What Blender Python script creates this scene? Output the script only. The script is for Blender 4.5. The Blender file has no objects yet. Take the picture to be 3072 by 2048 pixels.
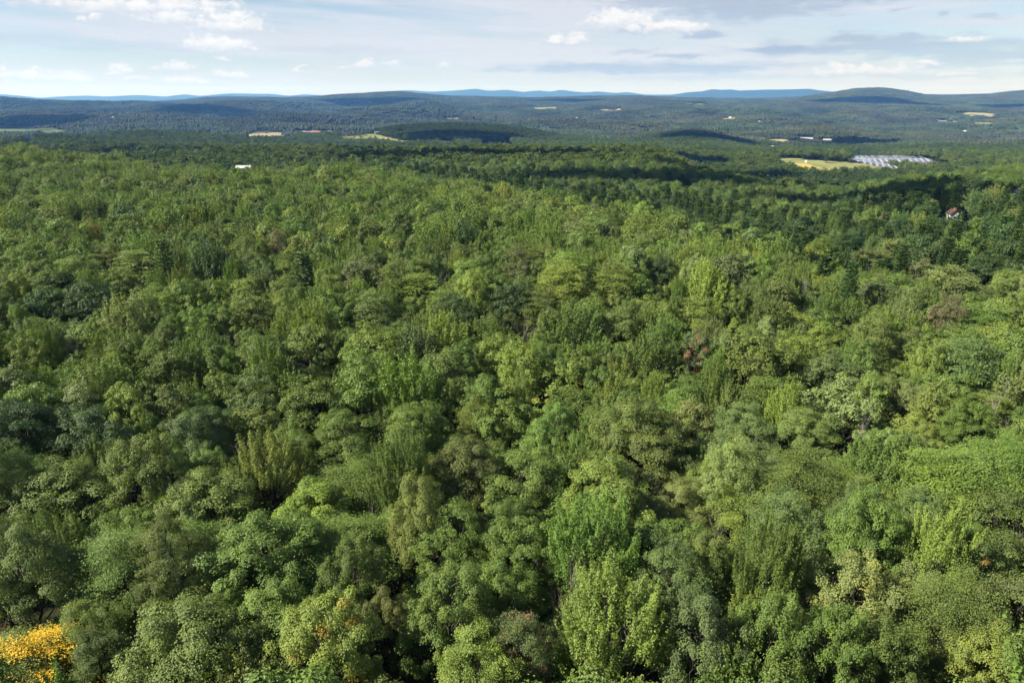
import bpy, math, random
import numpy as np
from mathutils import Vector, Matrix, Euler

rng = np.random.default_rng(7)
random.seed(7)
SC = bpy.context.scene
COL = SC.collection

# ------------------------------------------------------------------ camera
F = 2112.0                      # focal length in pixels of the 3072 px wide photograph
PITCH = math.radians(19.1)
H = 50.0                        # drone height above the ground below it
cp, sp = math.cos(PITCH), math.sin(PITCH)
cam_d = bpy.data.cameras.new('camera')
cam_d.sensor_width = 36.0
cam_d.lens = 36.0 * F / 3072.0
cam_d.clip_start = 0.5
cam_d.clip_end = 200000.0
cam = bpy.data.objects.new('camera', cam_d)
COL.objects.link(cam)
cam.location = (0, 0, H)
cam.rotation_euler = (math.radians(90) - PITCH, 0, 0)
SC.camera = cam

# ------------------------------------------------------------------ light and sky
SUN_EL = math.radians(38)
SUN_AZ = math.radians(-104)      # clockwise from +Y: to the left and a little behind the camera
SUN = np.array([math.sin(SUN_AZ) * math.cos(SUN_EL), math.cos(SUN_AZ) * math.cos(SUN_EL), math.sin(SUN_EL)])
SUN_POWER = 5.0
SKY_STRENGTH = 0.0485
EXPOSURE = 1.30
sun_d = bpy.data.lights.new('sun', 'SUN')
sun_d.energy = SUN_POWER
sun_d.angle = math.radians(0.5)
sun_d.color = (1.0, 0.94, 0.84)
sun = bpy.data.objects.new('sun', sun_d)
COL.objects.link(sun)
sun.rotation_euler = Vector(SUN).to_track_quat('Z', 'Y').to_euler()

vs = SC.view_settings
vs.view_transform = 'Standard'
vs.look = 'None'
vs.gamma = 1.0
vs.use_curve_mapping = False
vs.exposure = EXPOSURE
SC.render.engine = 'CYCLES'
cy = SC.cycles
cy.max_bounces = 5
cy.diffuse_bounces = 3
cy.glossy_bounces = 1
cy.transmission_bounces = 3
cy.volume_bounces = 0
cy.transparent_max_bounces = 4
cy.sample_clamp_indirect = 4.0


def ray(u, v):
    a = (u - 1536.0) / F
    b = (1024.0 - v) / F
    return np.array([a, b * sp + cp, b * cp - sp])


def slope(v):
    b = (1024.0 - np.asarray(v, float)) / F
    return (b * cp - sp) / (b * sp + cp)


class NT:
    """small helper that writes shader maths into a node tree"""
    def __init__(s, tree):
        s.t = tree
        s.n = tree.nodes
        s.l = tree.links

    def put(s, sock, v):
        if isinstance(v, bpy.types.NodeSocket):
            s.l.new(v, sock)
        else:
            sock.default_value = v

    def m(s, op, a, b=None, c=None, clamp=False):
        n = s.n.new('ShaderNodeMath')
        n.operation = op
        n.use_clamp = clamp
        s.put(n.inputs[0], a)
        if b is not None:
            s.put(n.inputs[1], b)
        if c is not None:
            s.put(n.inputs[2], c)
        return n.outputs[0]

    def rng(s, v, a, b, c=0.0, d=1.0, smooth=True):
        n = s.n.new('ShaderNodeMapRange')
        n.interpolation_type = 'SMOOTHSTEP' if smooth else 'LINEAR'
        s.put(n.inputs[0], v)
        for i, x in enumerate((a, b, c, d)):
            n.inputs[i + 1].default_value = x
        return n.outputs[0]

    def xyz(s, x, y, z=0.0):
        n = s.n.new('ShaderNodeCombineXYZ')
        s.put(n.inputs[0], x)
        s.put(n.inputs[1], y)
        s.put(n.inputs[2], z)
        return n.outputs[0]

    def noise(s, vec, scale, detail=4.0, rough=0.55, lac=2.0, dist=0.0, col=False):
        n = s.n.new('ShaderNodeTexNoise')
        s.put(n.inputs['Vector'], vec)
        n.inputs['Scale'].default_value = scale
        n.inputs['Detail'].default_value = detail
        n.inputs['Roughness'].default_value = rough
        n.inputs['Lacunarity'].default_value = lac
        n.inputs['Distortion'].default_value = dist
        return n.outputs['Color'] if col else n.outputs[0]

    def mix(s, f, a, b, mode='MIX'):
        n = s.n.new('ShaderNodeMix')
        n.data_type = 'RGBA'
        n.blend_type = mode
        s.put(n.inputs[0], f)
        s.put(n.inputs[6], a)
        s.put(n.inputs[7], b)
        return n.outputs[2]


# the world: Nishita sky, thin high cloud, grey lens clouds and small cumulus, all placed by direction
world = bpy.data.worlds.new('World')
SC.world = world
world.use_nodes = True
wt = world.node_tree
wt.nodes.clear()
N = NT(wt)
tc = wt.nodes.new('ShaderNodeTexCoord')
sky = wt.nodes.new('ShaderNodeTexSky')
sky.sky_type = 'NISHITA'
sky.sun_disc = False
sky.sun_elevation = SUN_EL
sky.sun_rotation = SUN_AZ
sky.altitude = 500.0
sky.air_density = 1.0
sky.dust_density = 0.25
sky.ozone_density = 3.0
sep = wt.nodes.new('ShaderNodeSeparateXYZ')
wt.links.new(tc.outputs['Generated'], sep.inputs[0])
X, Y, Z = sep.outputs
AZ = N.m('ARCTAN2', X, Y)
EL = N.m('ARCSINE', Z)
skyc = sky.outputs[0]
P2 = N.xyz(AZ, EL)
# domain-warped copy of the direction coordinates
wn = N.noise(N.xyz(N.m('MULTIPLY', AZ, 1.0), N.m('MULTIPLY', EL, 2.0)), 34.0, 5.0, 0.6, col=True)
wsep = wt.nodes.new('ShaderNodeSeparateXYZ')
wt.links.new(wn, wsep.inputs[0])
AW = N.m('ADD', AZ, N.m('MULTIPLY', N.m('SUBTRACT', wsep.outputs[0], 0.5), 0.030))
EW = N.m('ADD', EL, N.m('MULTIPLY', N.m('SUBTRACT', wsep.outputs[1], 0.5), 0.0135))
CW = 6.8     # radiance scale of sunlit cloud, times the background strength


def ellipse(a0, e0, wa, we, A=AW, E=EW, base=1.0, tilt=0.0):
    da = N.m('MULTIPLY', N.m('SUBTRACT', A, a0), 1.0 / wa)
    de = N.m('SUBTRACT', E, e0)
    if tilt:
        de = N.m('SUBTRACT', de, N.m('MULTIPLY', N.m('SUBTRACT', A, a0), tilt))
    if base != 1.0:
        de = N.m('MAXIMUM', de, N.m('MULTIPLY', de, -base))
    de = N.m('MULTIPLY', de, 1.0 / we)
    return N.m('SQRT', N.m('ADD', N.m('MULTIPLY', da, da), N.m('MULTIPLY', de, de)))


puff = N.noise(N.xyz(N.m('MULTIPLY', AZ, 1.0), N.m('MULTIPLY', EL, 1.5), 1.7), 75.0, 8.0, 0.62)
PUFF = N.m('MULTIPLY', N.m('SUBTRACT', puff, 0.5), 2.6)
wisp = N.noise(N.xyz(N.m('MULTIPLY', AZ, 1.0), N.m('MULTIPLY', EL, 4.5), 5.7), 26.0, 7.0, 0.62, dist=0.2)
puf2 = N.noise(N.xyz(N.m('MULTIPLY', AZ, 1.0), N.m('MULTIPLY', EL, 1.4), 9.7), 210.0, 6.0, 0.6)
PUF2 = N.m('MULTIPLY', N.m('SUBTRACT', puf2, 0.5), 1.9)
WISP = N.m('MULTIPLY', N.m('SUBTRACT', wisp, 0.5), 2.2)


def pix_dir(u, v):
    d = ray(u, v)
    d = d / np.linalg.norm(d)
    return math.atan2(d[0], d[1]), math.asin(d[2])


# thin veil of high cloud, streaked, tilted like the photograph's
tiltE = N.m('ADD', EL, N.m('MULTIPLY', AZ, 0.045))
veil1 = N.noise(N.xyz(N.m('MULTIPLY', AZ, 1.6), N.m('MULTIPLY', tiltE, 17.0), 3.3), 1.6, 5.0, 0.58, dist=0.35)
veil2 = N.noise(N.xyz(N.m('MULTIPLY', AZ, 4.0), N.m('MULTIPLY', tiltE, 60.0), 8.1), 1.5, 4.0, 0.6, dist=0.3)
veil = N.m('ADD', N.m('MULTIPLY', veil1, 0.75), N.m('MULTIPLY', veil2, 0.25))
big = N.rng(ellipse(*pix_dir(1900, 120), 0.36, 0.085, AZ, EL, tilt=-0.05), 1.25, 0.2)
veilF = N.m('ADD', N.rng(veil, 0.38, 0.62, 0.18, 0.86), N.m('MULTIPLY', big, 0.36), clamp=True)
veilF = N.m('MINIMUM', veilF, 0.88)
veilF = N.m('MULTIPLY', veilF, N.m('MINIMUM', N.m('DIVIDE', 0.17, N.m('MAXIMUM', Z, 0.02)), 1.0))
c = N.mix(veilF, skyc, (CW * 0.93, CW * 0.955, CW * 1.06, 1))
# grey-blue stratus lenses
lens = [  # u, v, half width, half height, strength
    (1800, 205, 330, 11, .75), (2080, 205, 240, 15, .75), (1960, 196, 520, 9, .5), (1660, 198, 130, 9, .4),
    (2110, 99, 75, 9, .8), (2060, 94, 60, 7, .6), (2340, 148, 110, 12, .95), (2260, 152, 60, 7, .8), (2420, 150, 250, 12, .8),
    (2560, 118, 110, 14, .75), (2640, 136, 260, 22, .7), (2800, 145, 300, 20, .6), (2960, 165, 160, 16, .6),
    (2040, 169, 85, 6, .75), (1900, 158, 90, 6, .5), (2260, 16, 340, 28, .8), (2230, 44, 170, 18, .7), (2060, 8, 250, 20, .7), (1920, 84, 90, 14, .5),
    (2440, 5, 180, 14, .65), (2700, 28, 60, 5, .5), (2830, 42, 22, 6, .6), (2960, 50, 50, 5, .45), (2580, 225, 150, 6, .5), (2100, 232, 400, 7, .35),
    (2900, 190, 220, 9, .45), (2890, 226, 260, 9, .35), (400, 140, 420, 10, .22), (150, 118, 240, 9, .22), (1050, 150, 300, 9, .2)]
greyF = None
for (u, v, wu, wv, st) in lens:
    a0, e0 = pix_dir(u, v)
    d = ellipse(a0, e0, wu / F * 1.0, wv / F * 1.35)
    f = N.m('MULTIPLY', N.rng(N.m('ADD', d, WISP), 1.2, 0.3), st)
    greyF = f if greyF is None else N.m('MAXIMUM', greyF, f)
c = N.mix(greyF, c, (CW * 0.50, CW * 0.60, CW * 0.77, 1))
# small cumulus
cums = [  # u, v (middle of the base third), half width, half height
    (330, 18, 150, 22), (240, 12, 70, 16), (430, 22, 90, 14), (600, 12, 110, 13), (560, 24, 40, 9),
    (520, 57, 75, 20), (600, 66, 60, 12), (690, 66, 75, 32), (650, 80, 60, 14), (740, 78, 40, 18), (285, 52, 16, 11), (245, 57, 12, 7),
    (650, 134, 80, 19), (700, 140, 40, 14), (600, 138, 35, 10), (672, 176, 15, 6), (760, 147, 22, 7),
    (110, 224, 60, 14), (170, 230, 60, 13), (225, 236, 36, 16), (70, 218, 28, 9), (8, 208, 10, 10), (20, 224, 22, 7),
    (355, 205, 22, 15), (378, 214, 18, 9), (345, 220, 24, 7), (460, 199, 13, 7), (535, 201, 44, 14), (560, 207, 28, 8), (405, 240, 34, 8),
    (530, 242, 30, 12), (570, 246, 34, 9), (600, 248, 22, 5), (668, 224, 17, 14), (690, 229, 24, 8), (716, 225, 20, 9), (888, 214, 15, 10), (905, 200, 20, 4),
    (1098, 192, 24, 15), (1085, 198, 26, 9), (1180, 186, 18, 9), (1160, 190, 14, 6), (1330, 196, 16, 6), (1030, 202, 16, 4),
    (1870, 60, 95, 26), (1800, 68, 60, 14), (1920, 52, 30, 16), (1690, 116, 55, 17), (1740, 120, 30, 10), (1660, 126, 60, 6), (1990, 84, 90, 15),
    (2590, 212, 110, 16), (2520, 218, 60, 8), (2900, 116, 50, 5), (2870, 222, 50, 6), (2760, 190, 60, 5)]
cumF = None
cumH = None
for (u, v, wu, wv) in cums:
    a0, e0 = pix_dir(u, v)
    d = ellipse(a0, e0 - wv / F * 0.3, wu / F * 1.2, wv / F * 1.45, base=2.0)
    pf = PUFF if wu > 50 else PUF2
    f = N.rng(N.m('ADD', d, pf), 1.3, 0.45)
    f = N.m('MULTIPLY', f, 0.97)
    hgt = N.rng(N.m('SUBTRACT', N.m('MULTIPLY', N.m('SUBTRACT', EW, e0 - wv / F * 0.3), 1.0 / (wv / F)), pf), -0.9, 1.1)
    hgt = N.m('MULTIPLY', hgt, f)
    cumF = f if cumF is None else N.m('MAXIMUM', cumF, f)
    cumH = hgt if cumH is None else N.m('MAXIMUM', cumH, hgt)
ccol = N.mix(cumH, (CW * 0.80, CW * 0.86, CW * 0.97, 1), (CW * 1.22, CW * 1.22, CW * 1.22, 1))
c = N.mix(cumF, c, ccol)
# above the picture the same broken cumulus goes on overhead
ez = N.m('MAXIMUM', Z, 0.09)
pl = N.xyz(N.m('DIVIDE', X, ez), N.m('DIVIDE', Y, ez), 0.0)
ov = N.noise(pl, 0.9, 7.0, 0.55)
ovF = N.m('MULTIPLY', N.rng(ov, 0.60, 0.74), N.rng(EL, 0.15, 0.24))
c = N.mix(N.m('MULTIPLY', ovF, 0.9), c, (CW * 0.95, CW * 0.96, CW * 0.98, 1))
bg = wt.nodes.new('ShaderNodeBackground')
bg.inputs['Strength'].default_value = SKY_STRENGTH
wt.links.new(c, bg.inputs['Color'])
wo = wt.nodes.new('ShaderNodeOutputWorld')
wt.links.new(bg.outputs[0], wo.inputs['Surface'])


# ------------------------------------------------------------------ helpers
def link(o, parent=None):
    COL.objects.link(o)
    if parent is not None:
        o.parent = parent
    return o


def tag(o, label=None, cat=None, group=None, kind=None):
    if label:
        o['label'] = label
    if cat:
        o['category'] = cat
    if group:
        o['group'] = group
    if kind:
        o['kind'] = kind
    return o


def mesh_np(name, verts, faces, mats=(), smooth=False, face_attr=None, mat_idx=None):
    """mesh from numpy arrays; faces is an (n,3) or (n,4) array or a list of such arrays"""
    if not isinstance(faces, list):
        faces = [faces]
    faces = [np.asarray(f, np.int32) for f in faces if len(f)]
    me = bpy.data.meshes.new(name)
    verts = np.asarray(verts, np.float32)
    me.vertices.add(len(verts))
    me.vertices.foreach_set('co', verts.ravel())
    nf = sum(len(f) for f in faces)
    nl = sum(f.size for f in faces)
    me.loops.add(nl)
    me.polygons.add(nf)
    me.loops.foreach_set('vertex_index', np.concatenate([f.ravel() for f in faces]))
    tot = np.concatenate([np.full(len(f), f.shape[1], np.int32) for f in faces])
    st = np.concatenate([[0], np.cumsum(tot)[:-1]]).astype(np.int32)
    me.polygons.foreach_set('loop_start', st)
    me.polygons.foreach_set('use_smooth', np.full(nf, smooth, bool))
    if mat_idx is not None:
        me.polygons.foreach_set('material_index', np.asarray(mat_idx, np.int32))
    for k, arr in (face_attr or {}).items():
        at = me.attributes.new(k, 'FLOAT', 'FACE')
        at.data.foreach_set('value', np.asarray(arr, np.float32))
    for m in mats:
        me.materials.append(m)
    me.update(calc_edges=True)
    return me


class MB:
    """collects boxes, prisms and tubes for one mesh"""
    def __init__(s):
        s.v, s.f4, s.f3 = [], [], []
        s.n = 0

    def add(s, v, f4=(), f3=()):
        v = np.asarray(v, float)
        s.v.append(v)
        if len(f4):
            s.f4.append(np.asarray(f4) + s.n)
        if len(f3):
            s.f3.append(np.asarray(f3) + s.n)
        s.n += len(v)

    def box(s, x0, x1, y0, y1, z0, z1):
        v = [(x, y, z) for z in (z0, z1) for x, y in ((x0, y0), (x1, y0), (x1, y1), (x0, y1))]
        s.add(v, [(0, 3, 2, 1), (4, 5, 6, 7), (0, 1, 5, 4), (1, 2, 6, 5), (2, 3, 7, 6), (3, 0, 4, 7)])

    def tube(s, pts, rad, k=6, cap=True):
        pts = np.asarray(pts, float)
        n = len(pts)
        rad = np.broadcast_to(np.asarray(rad, float), (n,))
        d = np.gradient(pts, axis=0)
        d /= np.linalg.norm(d, axis=1)[:, None] + 1e-9
        ref = np.array([0.0, 0.0, 1.0])
        if abs(d[0] @ ref) > 0.9:
            ref = np.array([1.0, 0.0, 0.0])
        e1 = np.cross(d, ref)
        e1 /= np.linalg.norm(e1, axis=1)[:, None] + 1e-9
        e2 = np.cross(d, e1)
        an = np.arange(k) / k * 2 * math.pi
        v = pts[:, None, :] + rad[:, None, None] * (np.cos(an)[None, :, None] * e1[:, None, :] + np.sin(an)[None, :, None] * e2[:, None, :])
        f = []
        for i in range(n - 1):
            for j in range(k):
                j2 = (j + 1) % k
                f.append((i * k + j, i * k + j2, (i + 1) * k + j2, (i + 1) * k + j))
        s.add(v.reshape(-1, 3), f)

    def mesh(s, name, mats, smooth=False):
        v = np.concatenate(s.v)
        fs = []
        if s.f4:
            fs.append(np.concatenate(s.f4))
        if s.f3:
            fs.append(np.concatenate(s.f3))
        return mesh_np(name, v, fs, mats, smooth)

    def build(s, name, mats, parent=None, smooth=False):
        if not isinstance(mats, (list, tuple)):
            mats = [mats]
        return link(bpy.data.objects.new(name, s.mesh(name, mats, smooth)), parent)


def empty(name, loc, rz=0.0):
    o = bpy.data.objects.new(name, None)
    o.empty_display_size = 0.5
    o.location = loc
    o.rotation_euler = (0, 0, rz)
    return link(o)


# ------------------------------------------------------------------ materials
def mat(name):
    m = bpy.data.materials.new(name)
    m.use_nodes = True
    m.node_tree.nodes.clear()
    n = NT(m.node_tree)
    out = m.node_tree.nodes.new('ShaderNodeOutputMaterial')
    return m, n, out


def simple(name, col, rough=0.8, var=0.15, scale=3.0, metal=0.0, spec=0.3, col2=None):
    m, n, out = mat(name)
    tcn = n.n.new('ShaderNodeTexCoord')
    no = n.noise(tcn.outputs['Object'], scale, 5.0, 0.6)
    f = n.rng(no, 0.3, 0.7)
    c2 = col2 or tuple(x * (1 - var * 2) for x in col)
    cc = n.mix(f, (*c2, 1), (*col, 1))
    b = n.n.new('ShaderNodeBsdfPrincipled')
    n.put(b.inputs['Base Color'], cc)
    b.inputs['Roughness'].default_value = rough
    b.inputs['Metallic'].default_value = metal
    b.inputs['Specular IOR Level'].default_value = spec
    n.l.new(b.outputs[0], out.inputs['Surface'])
    return m


def leaf_material(name, trans=0.26, spec=0.30, rough=0.5):
    m, n, out = mat(name)

    def attr(kind, nm):
        a = n.n.new('ShaderNodeAttribute')
        a.attribute_type = kind
        a.attribute_name = nm
        return a
    tint = attr('INSTANCER', 'tint').outputs['Color']
    tip = attr('INSTANCER', 'tip').outputs['Fac']
    tipc = attr('INSTANCER', 'tipc').outputs['Color']
    rnd = attr('GEOMETRY', 'rnd').outputs['Fac']
    cl = attr('GEOMETRY', 'cl').outputs['Fac']
    # some clusters of the crown have already turned
    tf = n.m('GREATER_THAN', n.m('ADD', n.m('MULTIPLY', cl, 0.9), n.m('MULTIPLY', rnd, 0.1)), n.m('SUBTRACT', 1.0, tip))
    base = n.mix(tf, tint, tipc)
    # leaf to leaf: darker blue-green against lighter yellow-green
    var = n.mix(n.m('ADD', n.m('MULTIPLY', rnd, 0.3), n.m('MULTIPLY', cl, 0.7)), (0.68, 0.74, 0.85, 1), (1.36, 1.28, 1.0, 1))
    colr = n.mix(1.0, base, var, 'MULTIPLY')
    b = n.n.new('ShaderNodeBsdfPrincipled')
    n.put(b.inputs['Base Color'], colr)
    b.inputs['Roughness'].default_value = rough
    b.inputs['Specular IOR Level'].default_value = spec
    t = n.n.new('ShaderNodeBsdfTranslucent')
    n.put(t.inputs['Color'], n.mix(1.0, colr, (1.25, 1.3, 0.6, 1), 'MULTIPLY'))
    mx = n.n.new('ShaderNodeMixShader')
    mx.inputs[0].default_value = trans
    n.l.new(b.outputs[0], mx.inputs[1])
    n.l.new(t.outputs[0], mx.inputs[2])
    n.l.new(mx.outputs[0], out.inputs['Surface'])
    return m


M_LEAF = leaf_material('leaf')
M_NEEDLE = leaf_material('needle', 0.1, 0.15, 0.6)
M_FAR = leaf_material('far_leaf', 0.12, 0.1, 0.7)
M_BARK = simple('bark', (0.075, 0.065, 0.05), 0.9, 0.25, 2.0)
M_DEAD = simple('dead_wood', (0.36, 0.31, 0.27), 0.9, 0.2, 2.0)
M_WHITE = simple('white_siding', (0.62, 0.62, 0.60), 0.6, 0.04, 1.0)
M_CREAM = simple('cream_siding', (0.55, 0.50, 0.42), 0.7, 0.06, 1.0)
M_GREYW = simple('grey_blue_siding', (0.34, 0.38, 0.44), 0.7, 0.06, 1.0)
M_RED = simple('red_roof', (0.075, 0.04, 0.037), 0.8, 0.15, 2.0)
M_GREY = simple('grey_roof', (0.22, 0.22, 0.23), 0.8, 0.1, 2.0)
M_WROOF = simple('white_metal_roof', (0.44, 0.44, 0.42), 0.5, 0.06, 0.6)
M_BRICK = simple('orange_brick', (0.33, 0.13, 0.06), 0.85, 0.15, 2.0)
M_GLASS = simple('dark_window', (0.03, 0.035, 0.04), 0.12, 0.0, 1.0, spec=0.6)
M_POLE = simple('pole_wood', (0.17, 0.12, 0.09), 0.9, 0.2, 3.0)
M_WIRE = simple('wire', (0.16, 0.16, 0.165), 0.5, 0.05, 1.0)
M_PANEL = simple('solar_panel', (0.27, 0.31, 0.40), 0.2, 0.12, 0.15, spec=0.7, col2=(0.34, 0.38, 0.46))
M_STEEL = simple('steel', (0.45, 0.46, 0.47), 0.45, 0.08, 1.0, metal=0.6)
M_ROAD = simple('gravel_road', (0.34, 0.27, 0.21), 0.95, 0.18, 0.5)
M_CLOUD = simple('cloud_white', (0.85, 0.86, 0.88), 1.0, 0.02, 0.001, spec=0.0)


def field_mat(name, c1, c2, streak=0.02):
    m, n, out = mat(name)
    g = n.n.new('ShaderNodeNewGeometry')
    no = n.noise(g.outputs['Position'], streak, 5.0, 0.6)
    fine = n.noise(g.outputs['Position'], 0.35, 3.0, 0.6)
    f = n.rng(n.m('ADD', n.m('MULTIPLY', no, 0.75), n.m('MULTIPLY', fine, 0.25)), 0.4, 0.6)
    b = n.n.new('ShaderNodeBsdfDiffuse')
    n.put(b.inputs['Color'], n.mix(f, (*c1, 1), (*c2, 1)))
    n.l.new(b.outputs[0], out.inputs['Surface'])
    return m


M_GROUND = field_mat('forest_floor', (0.030, 0.034, 0.016), (0.048, 0.042, 0.024), 0.08)

# ------------------------------------------------------------------ terrain
TH_U = np.arange(0, 3073, 64.0)
TH = np.arctan((TH_U - 1536) / F / 1.04)
KU = [0, 512, 1024, 1536, 2048, 2560, 3072]
ROWS = []


def row_z(y, zs):
    ROWS.append((y, np.interp(TH_U, KU, zs)))


def row_v(y, vv, ku=KU, canopy=14.0):
    ROWS.append((y, H + y * slope(np.interp(TH_U, ku, vv)) - canopy))


row_z(1, [0] * 7)
row_z(150, [0, 0, 0, 0, 0, 0, -1])
row_z(250, [0, 0, 0, 0, -3, -5, -6])
KU2 = [0, 512, 1024, 1536, 2010, 2125, 2560, 2850, 3072]


def row_z2(y, zs):
    ROWS.append((y, np.interp(TH_U, KU2, zs)))


row_z(350, [0, 0, 0, -6, -10, -12, -7])
row_z(450, [0, -4, -4, -10, -13, -17, -8])
row_z(520, [0, -8, -9, -12, -15, -22, -12])
row_z2(620, [-14, -16, -14, -13, -15, -24, -36, -32, -22])
row_z2(760, [-24, -22, -18, -15, -17, -40, -55, -54, -38])
row_z2(900, [-30, -29, -28, -24, -26, -66, -71, -73, -58])
row_z2(1000, [-32, -32, -34, -33, -38, -71, -74, -76, -66])
row_z2(1180, [-36, -38, -40, -44, -46, -66, -67, -67, -62])
row_v(1450, [434, 440, 444, 449, 455, 455, 458])
row_v(2000, [415, 416, 424, 430, 434, 450, 440])
row_v(2500, [398, 397, 404, 412, 416, 425, 418])
row_v(3000, [380, 378, 388, 395, 398, 402, 400])
row_v(4000, [345, 350, 362, 366, 367, 368, 368])
row_v(5000, [314, 332, 338, 340, 340, 340, 342])
CRU = [0, 50, 180, 290, 350, 430, 480, 540, 600, 650, 800, 940, 1000, 1040, 1150, 1210, 1260, 1330, 1430, 1550, 1600, 1750,
       1850, 1950, 2050, 2260, 2400, 2480, 2530, 2600, 2650, 2700, 2750, 2790, 2850, 2950, 3000, 3072]
CRV = [298, 300, 307, 308, 305, 306, 307, 301, 296, 291, 291, 290, 283, 281, 276, 275, 279, 287, 286, 290, 293, 287,
       285, 288, 292, 296, 288, 277, 266, 262, 264, 274, 283, 286, 283, 281, 274, 269]
cr = np.interp(TH_U, CRU, CRV)
lw = np.clip((560 - TH_U) / 120, 0, 1)       # on the left the crest is a nearer hill
v56 = np.interp(TH_U, KU, [300, 322, 326, 327, 326, 326, 328])
v56 = v56 * (1 - lw) + cr * lw
ROWS.append((5600, H + 5600 * slope(v56) - 14))
v65 = np.interp(TH_U, KU, [306, 312, 310, 312, 313, 309, 316])
ROWS.append((6500, H + 6500 * slope(v65) - 14))
v75 = np.interp(TH_U, KU, [312, 305, 0, 0, 0, 0, 0]) * lw + (1 - lw) * (cr + 10)
ROWS.append((7500, H + 7500 * slope(v75) - 14))
v83 = np.interp(TH_U, KU, [316, 306, 0, 0, 0, 0, 0]) * lw + (1 - lw) * cr
ROWS.append((8300, H + 8300 * slope(v83) - 14))
ROWS.append((9500, H + 9500 * slope(v83 + 9) - 14))
ROWS.append((12000, np.full(len(TH), -110.0)))
ROWS.append((60000, np.full(len(TH), -110.0)))
RY = np.log(np.array([r[0] for r in ROWS]))
RZ = np.array([r[1] for r in ROWS])
_w = [(rng.normal(size=2), rng.uniform(0, 6.28)) for _ in range(60)]


def undul(x, y, lam, k0=0, k=10):
    s = 0
    for (d, ph) in _w[k0:k0 + k]:
        d = d / np.linalg.norm(d)
        s = s + np.sin((x * d[0] + y * d[1]) * 2 * math.pi / lam / (0.6 + 0.8 * ((ph * 7.3) % 1)) + ph)
    return s / math.sqrt(k)


KNOLLS = [(1330, 2450, 230, 330, 36), (1520, 2350, 150, 300, 20), (2085, 2500, 130, 330, 32), (420, 1900, 220, 260, 14), (150, 1500, 170, 200, 16), (800, 3600, 260, 420, 26)]


def knoll(u, y):
    return sum(a * np.exp(-((u - u0) / su) ** 2 - ((y - y0) / sy) ** 2) for u0, y0, su, sy, a in KNOLLS)


def zg(x, y):
    x = np.asarray(x, float)
    y = np.asarray(y, float)
    r = np.hypot(x, y) + 1e-6
    th = np.arctan2(x, y)
    yy = r * np.cos(np.clip(th, TH[0], TH[-1]))
    ly = np.log(np.clip(yy, 1.0, 59999))
    i = np.clip(np.searchsorted(RY, ly) - 1, 0, len(RY) - 2)
    fy = (ly - RY[i]) / (RY[i + 1] - RY[i])
    t = np.clip((th - TH[0]) / (TH[-1] - TH[0]), 0, 1)
    # columns are even in u, so invert through the tangent
    uu = np.clip(np.tan(np.clip(th, TH[0], TH[-1])) * 1.04 * F + 1536, 0, 3072) / 64.0
    j = np.clip(np.floor(uu).astype(int), 0, len(TH) - 2)
    fx = uu - j
    z = (RZ[i, j] * (1 - fx) + RZ[i, j + 1] * fx) * (1 - fy) + (RZ[i + 1, j] * (1 - fx) + RZ[i + 1, j + 1] * fx) * fy
    yc = np.interp(uu * 64.0, [0, 700, 1250, 1790, 2250, 2750, 3072], [505, 356, 392, 258, 190, 150, 150])
    q = np.clip((yy - yc) / 55.0, 0, 1)
    z = z - 8.0 * q * q * (3 - 2 * q) * np.clip((820 - yy) / 300.0, 0, 1) * np.interp(uu * 64.0, [0, 2450, 2800, 3072], [1, 1, 0.15, 0.0])
    z = z + knoll(uu * 64.0, yy)
    w = np.clip((np.abs(th) - 1.0) / 1.6, 0, 1)
    zm = np.interp(ly, RY, RZ.mean(axis=1))
    z = z * (1 - w) + zm * w
    near = np.clip(r / 120, 0, 1)
    far = np.clip((r - 1500) / 3000, 0, 1) * np.clip((13000 - r) / 4000, 0, 1)
    mid = np.clip((r - 250) / 400, 0, 1) * np.clip((13000 - r) / 4000, 0, 1)
    z = z + near * 0.9 * undul(x, y, 90, 0) + mid * 2.2 * undul(x, y, 330, 10) + far * (1 - 0.85 * np.clip((r - 6300) / 1600, 0, 1)) * (12.0 * undul(x, y, 620, 20) + 26.0 * undul(x, y, 1500, 30))
    return z


def hit(u, v, lift=0.0):
    """where the sight line through a pixel of the photograph meets the terrain (raised by lift)"""
    d = ray(u, v)
    yy = np.geomspace(15, 30000, 6000)
    px = d[0] / d[1] * yy
    pz = H + d[2] / d[1] * yy
    g = zg(px, yy) + lift
    k = np.argmax(pz <= g)
    if pz[k] > g[k]:
        k = len(yy) - 1
    return np.array([px[k], yy[k], g[k] - lift])


def tri_grid(nr, na, wrap):
    f = []
    ii, jj = np.meshgrid(np.arange(nr - 1), np.arange(na if wrap else na - 1), indexing='ij')
    a = ii * na + jj
    b = ii * na + (jj + 1) % na
    return np.stack([a, b, b + na, a + na], -1).reshape(-1, 4)


ang = np.concatenate([np.radians(np.linspace(-42, 42, 260)), np.radians(np.linspace(42, 318, 92)[1:-1])])
rad = np.concatenate([[2.0], np.geomspace(6, 600, 70), np.geomspace(615, 11500, 150), np.geomspace(12500, 43000, 8)])
RR, AA = np.meshgrid(rad, ang, indexing='ij')
gx, gy = RR * np.sin(AA), RR * np.cos(AA)
gz = zg(gx, gy)
gv = np.stack([gx, gy, gz], -1).reshape(-1, 3)
gf = tri_grid(len(rad), len(ang), True)
centre = np.arange(len(ang))
gv = np.concatenate([gv, [[0, 0, float(zg(0.0, 0.1))]]])
cf = np.stack([centre, np.full(len(ang), len(gv) - 1), np.roll(centre, -1)], -1)
ground = link(bpy.data.objects.new('ground', mesh_np('ground', gv, [gf, cf], [M_GROUND], True)))
tag(ground, kind='structure')

# far blue mountains: long ridges with spurs, each at its own distance
M_MOUNT = field_mat('mountain_forest', (0.016, 0.026, 0.012), (0.026, 0.034, 0.016), 0.0006)


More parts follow.
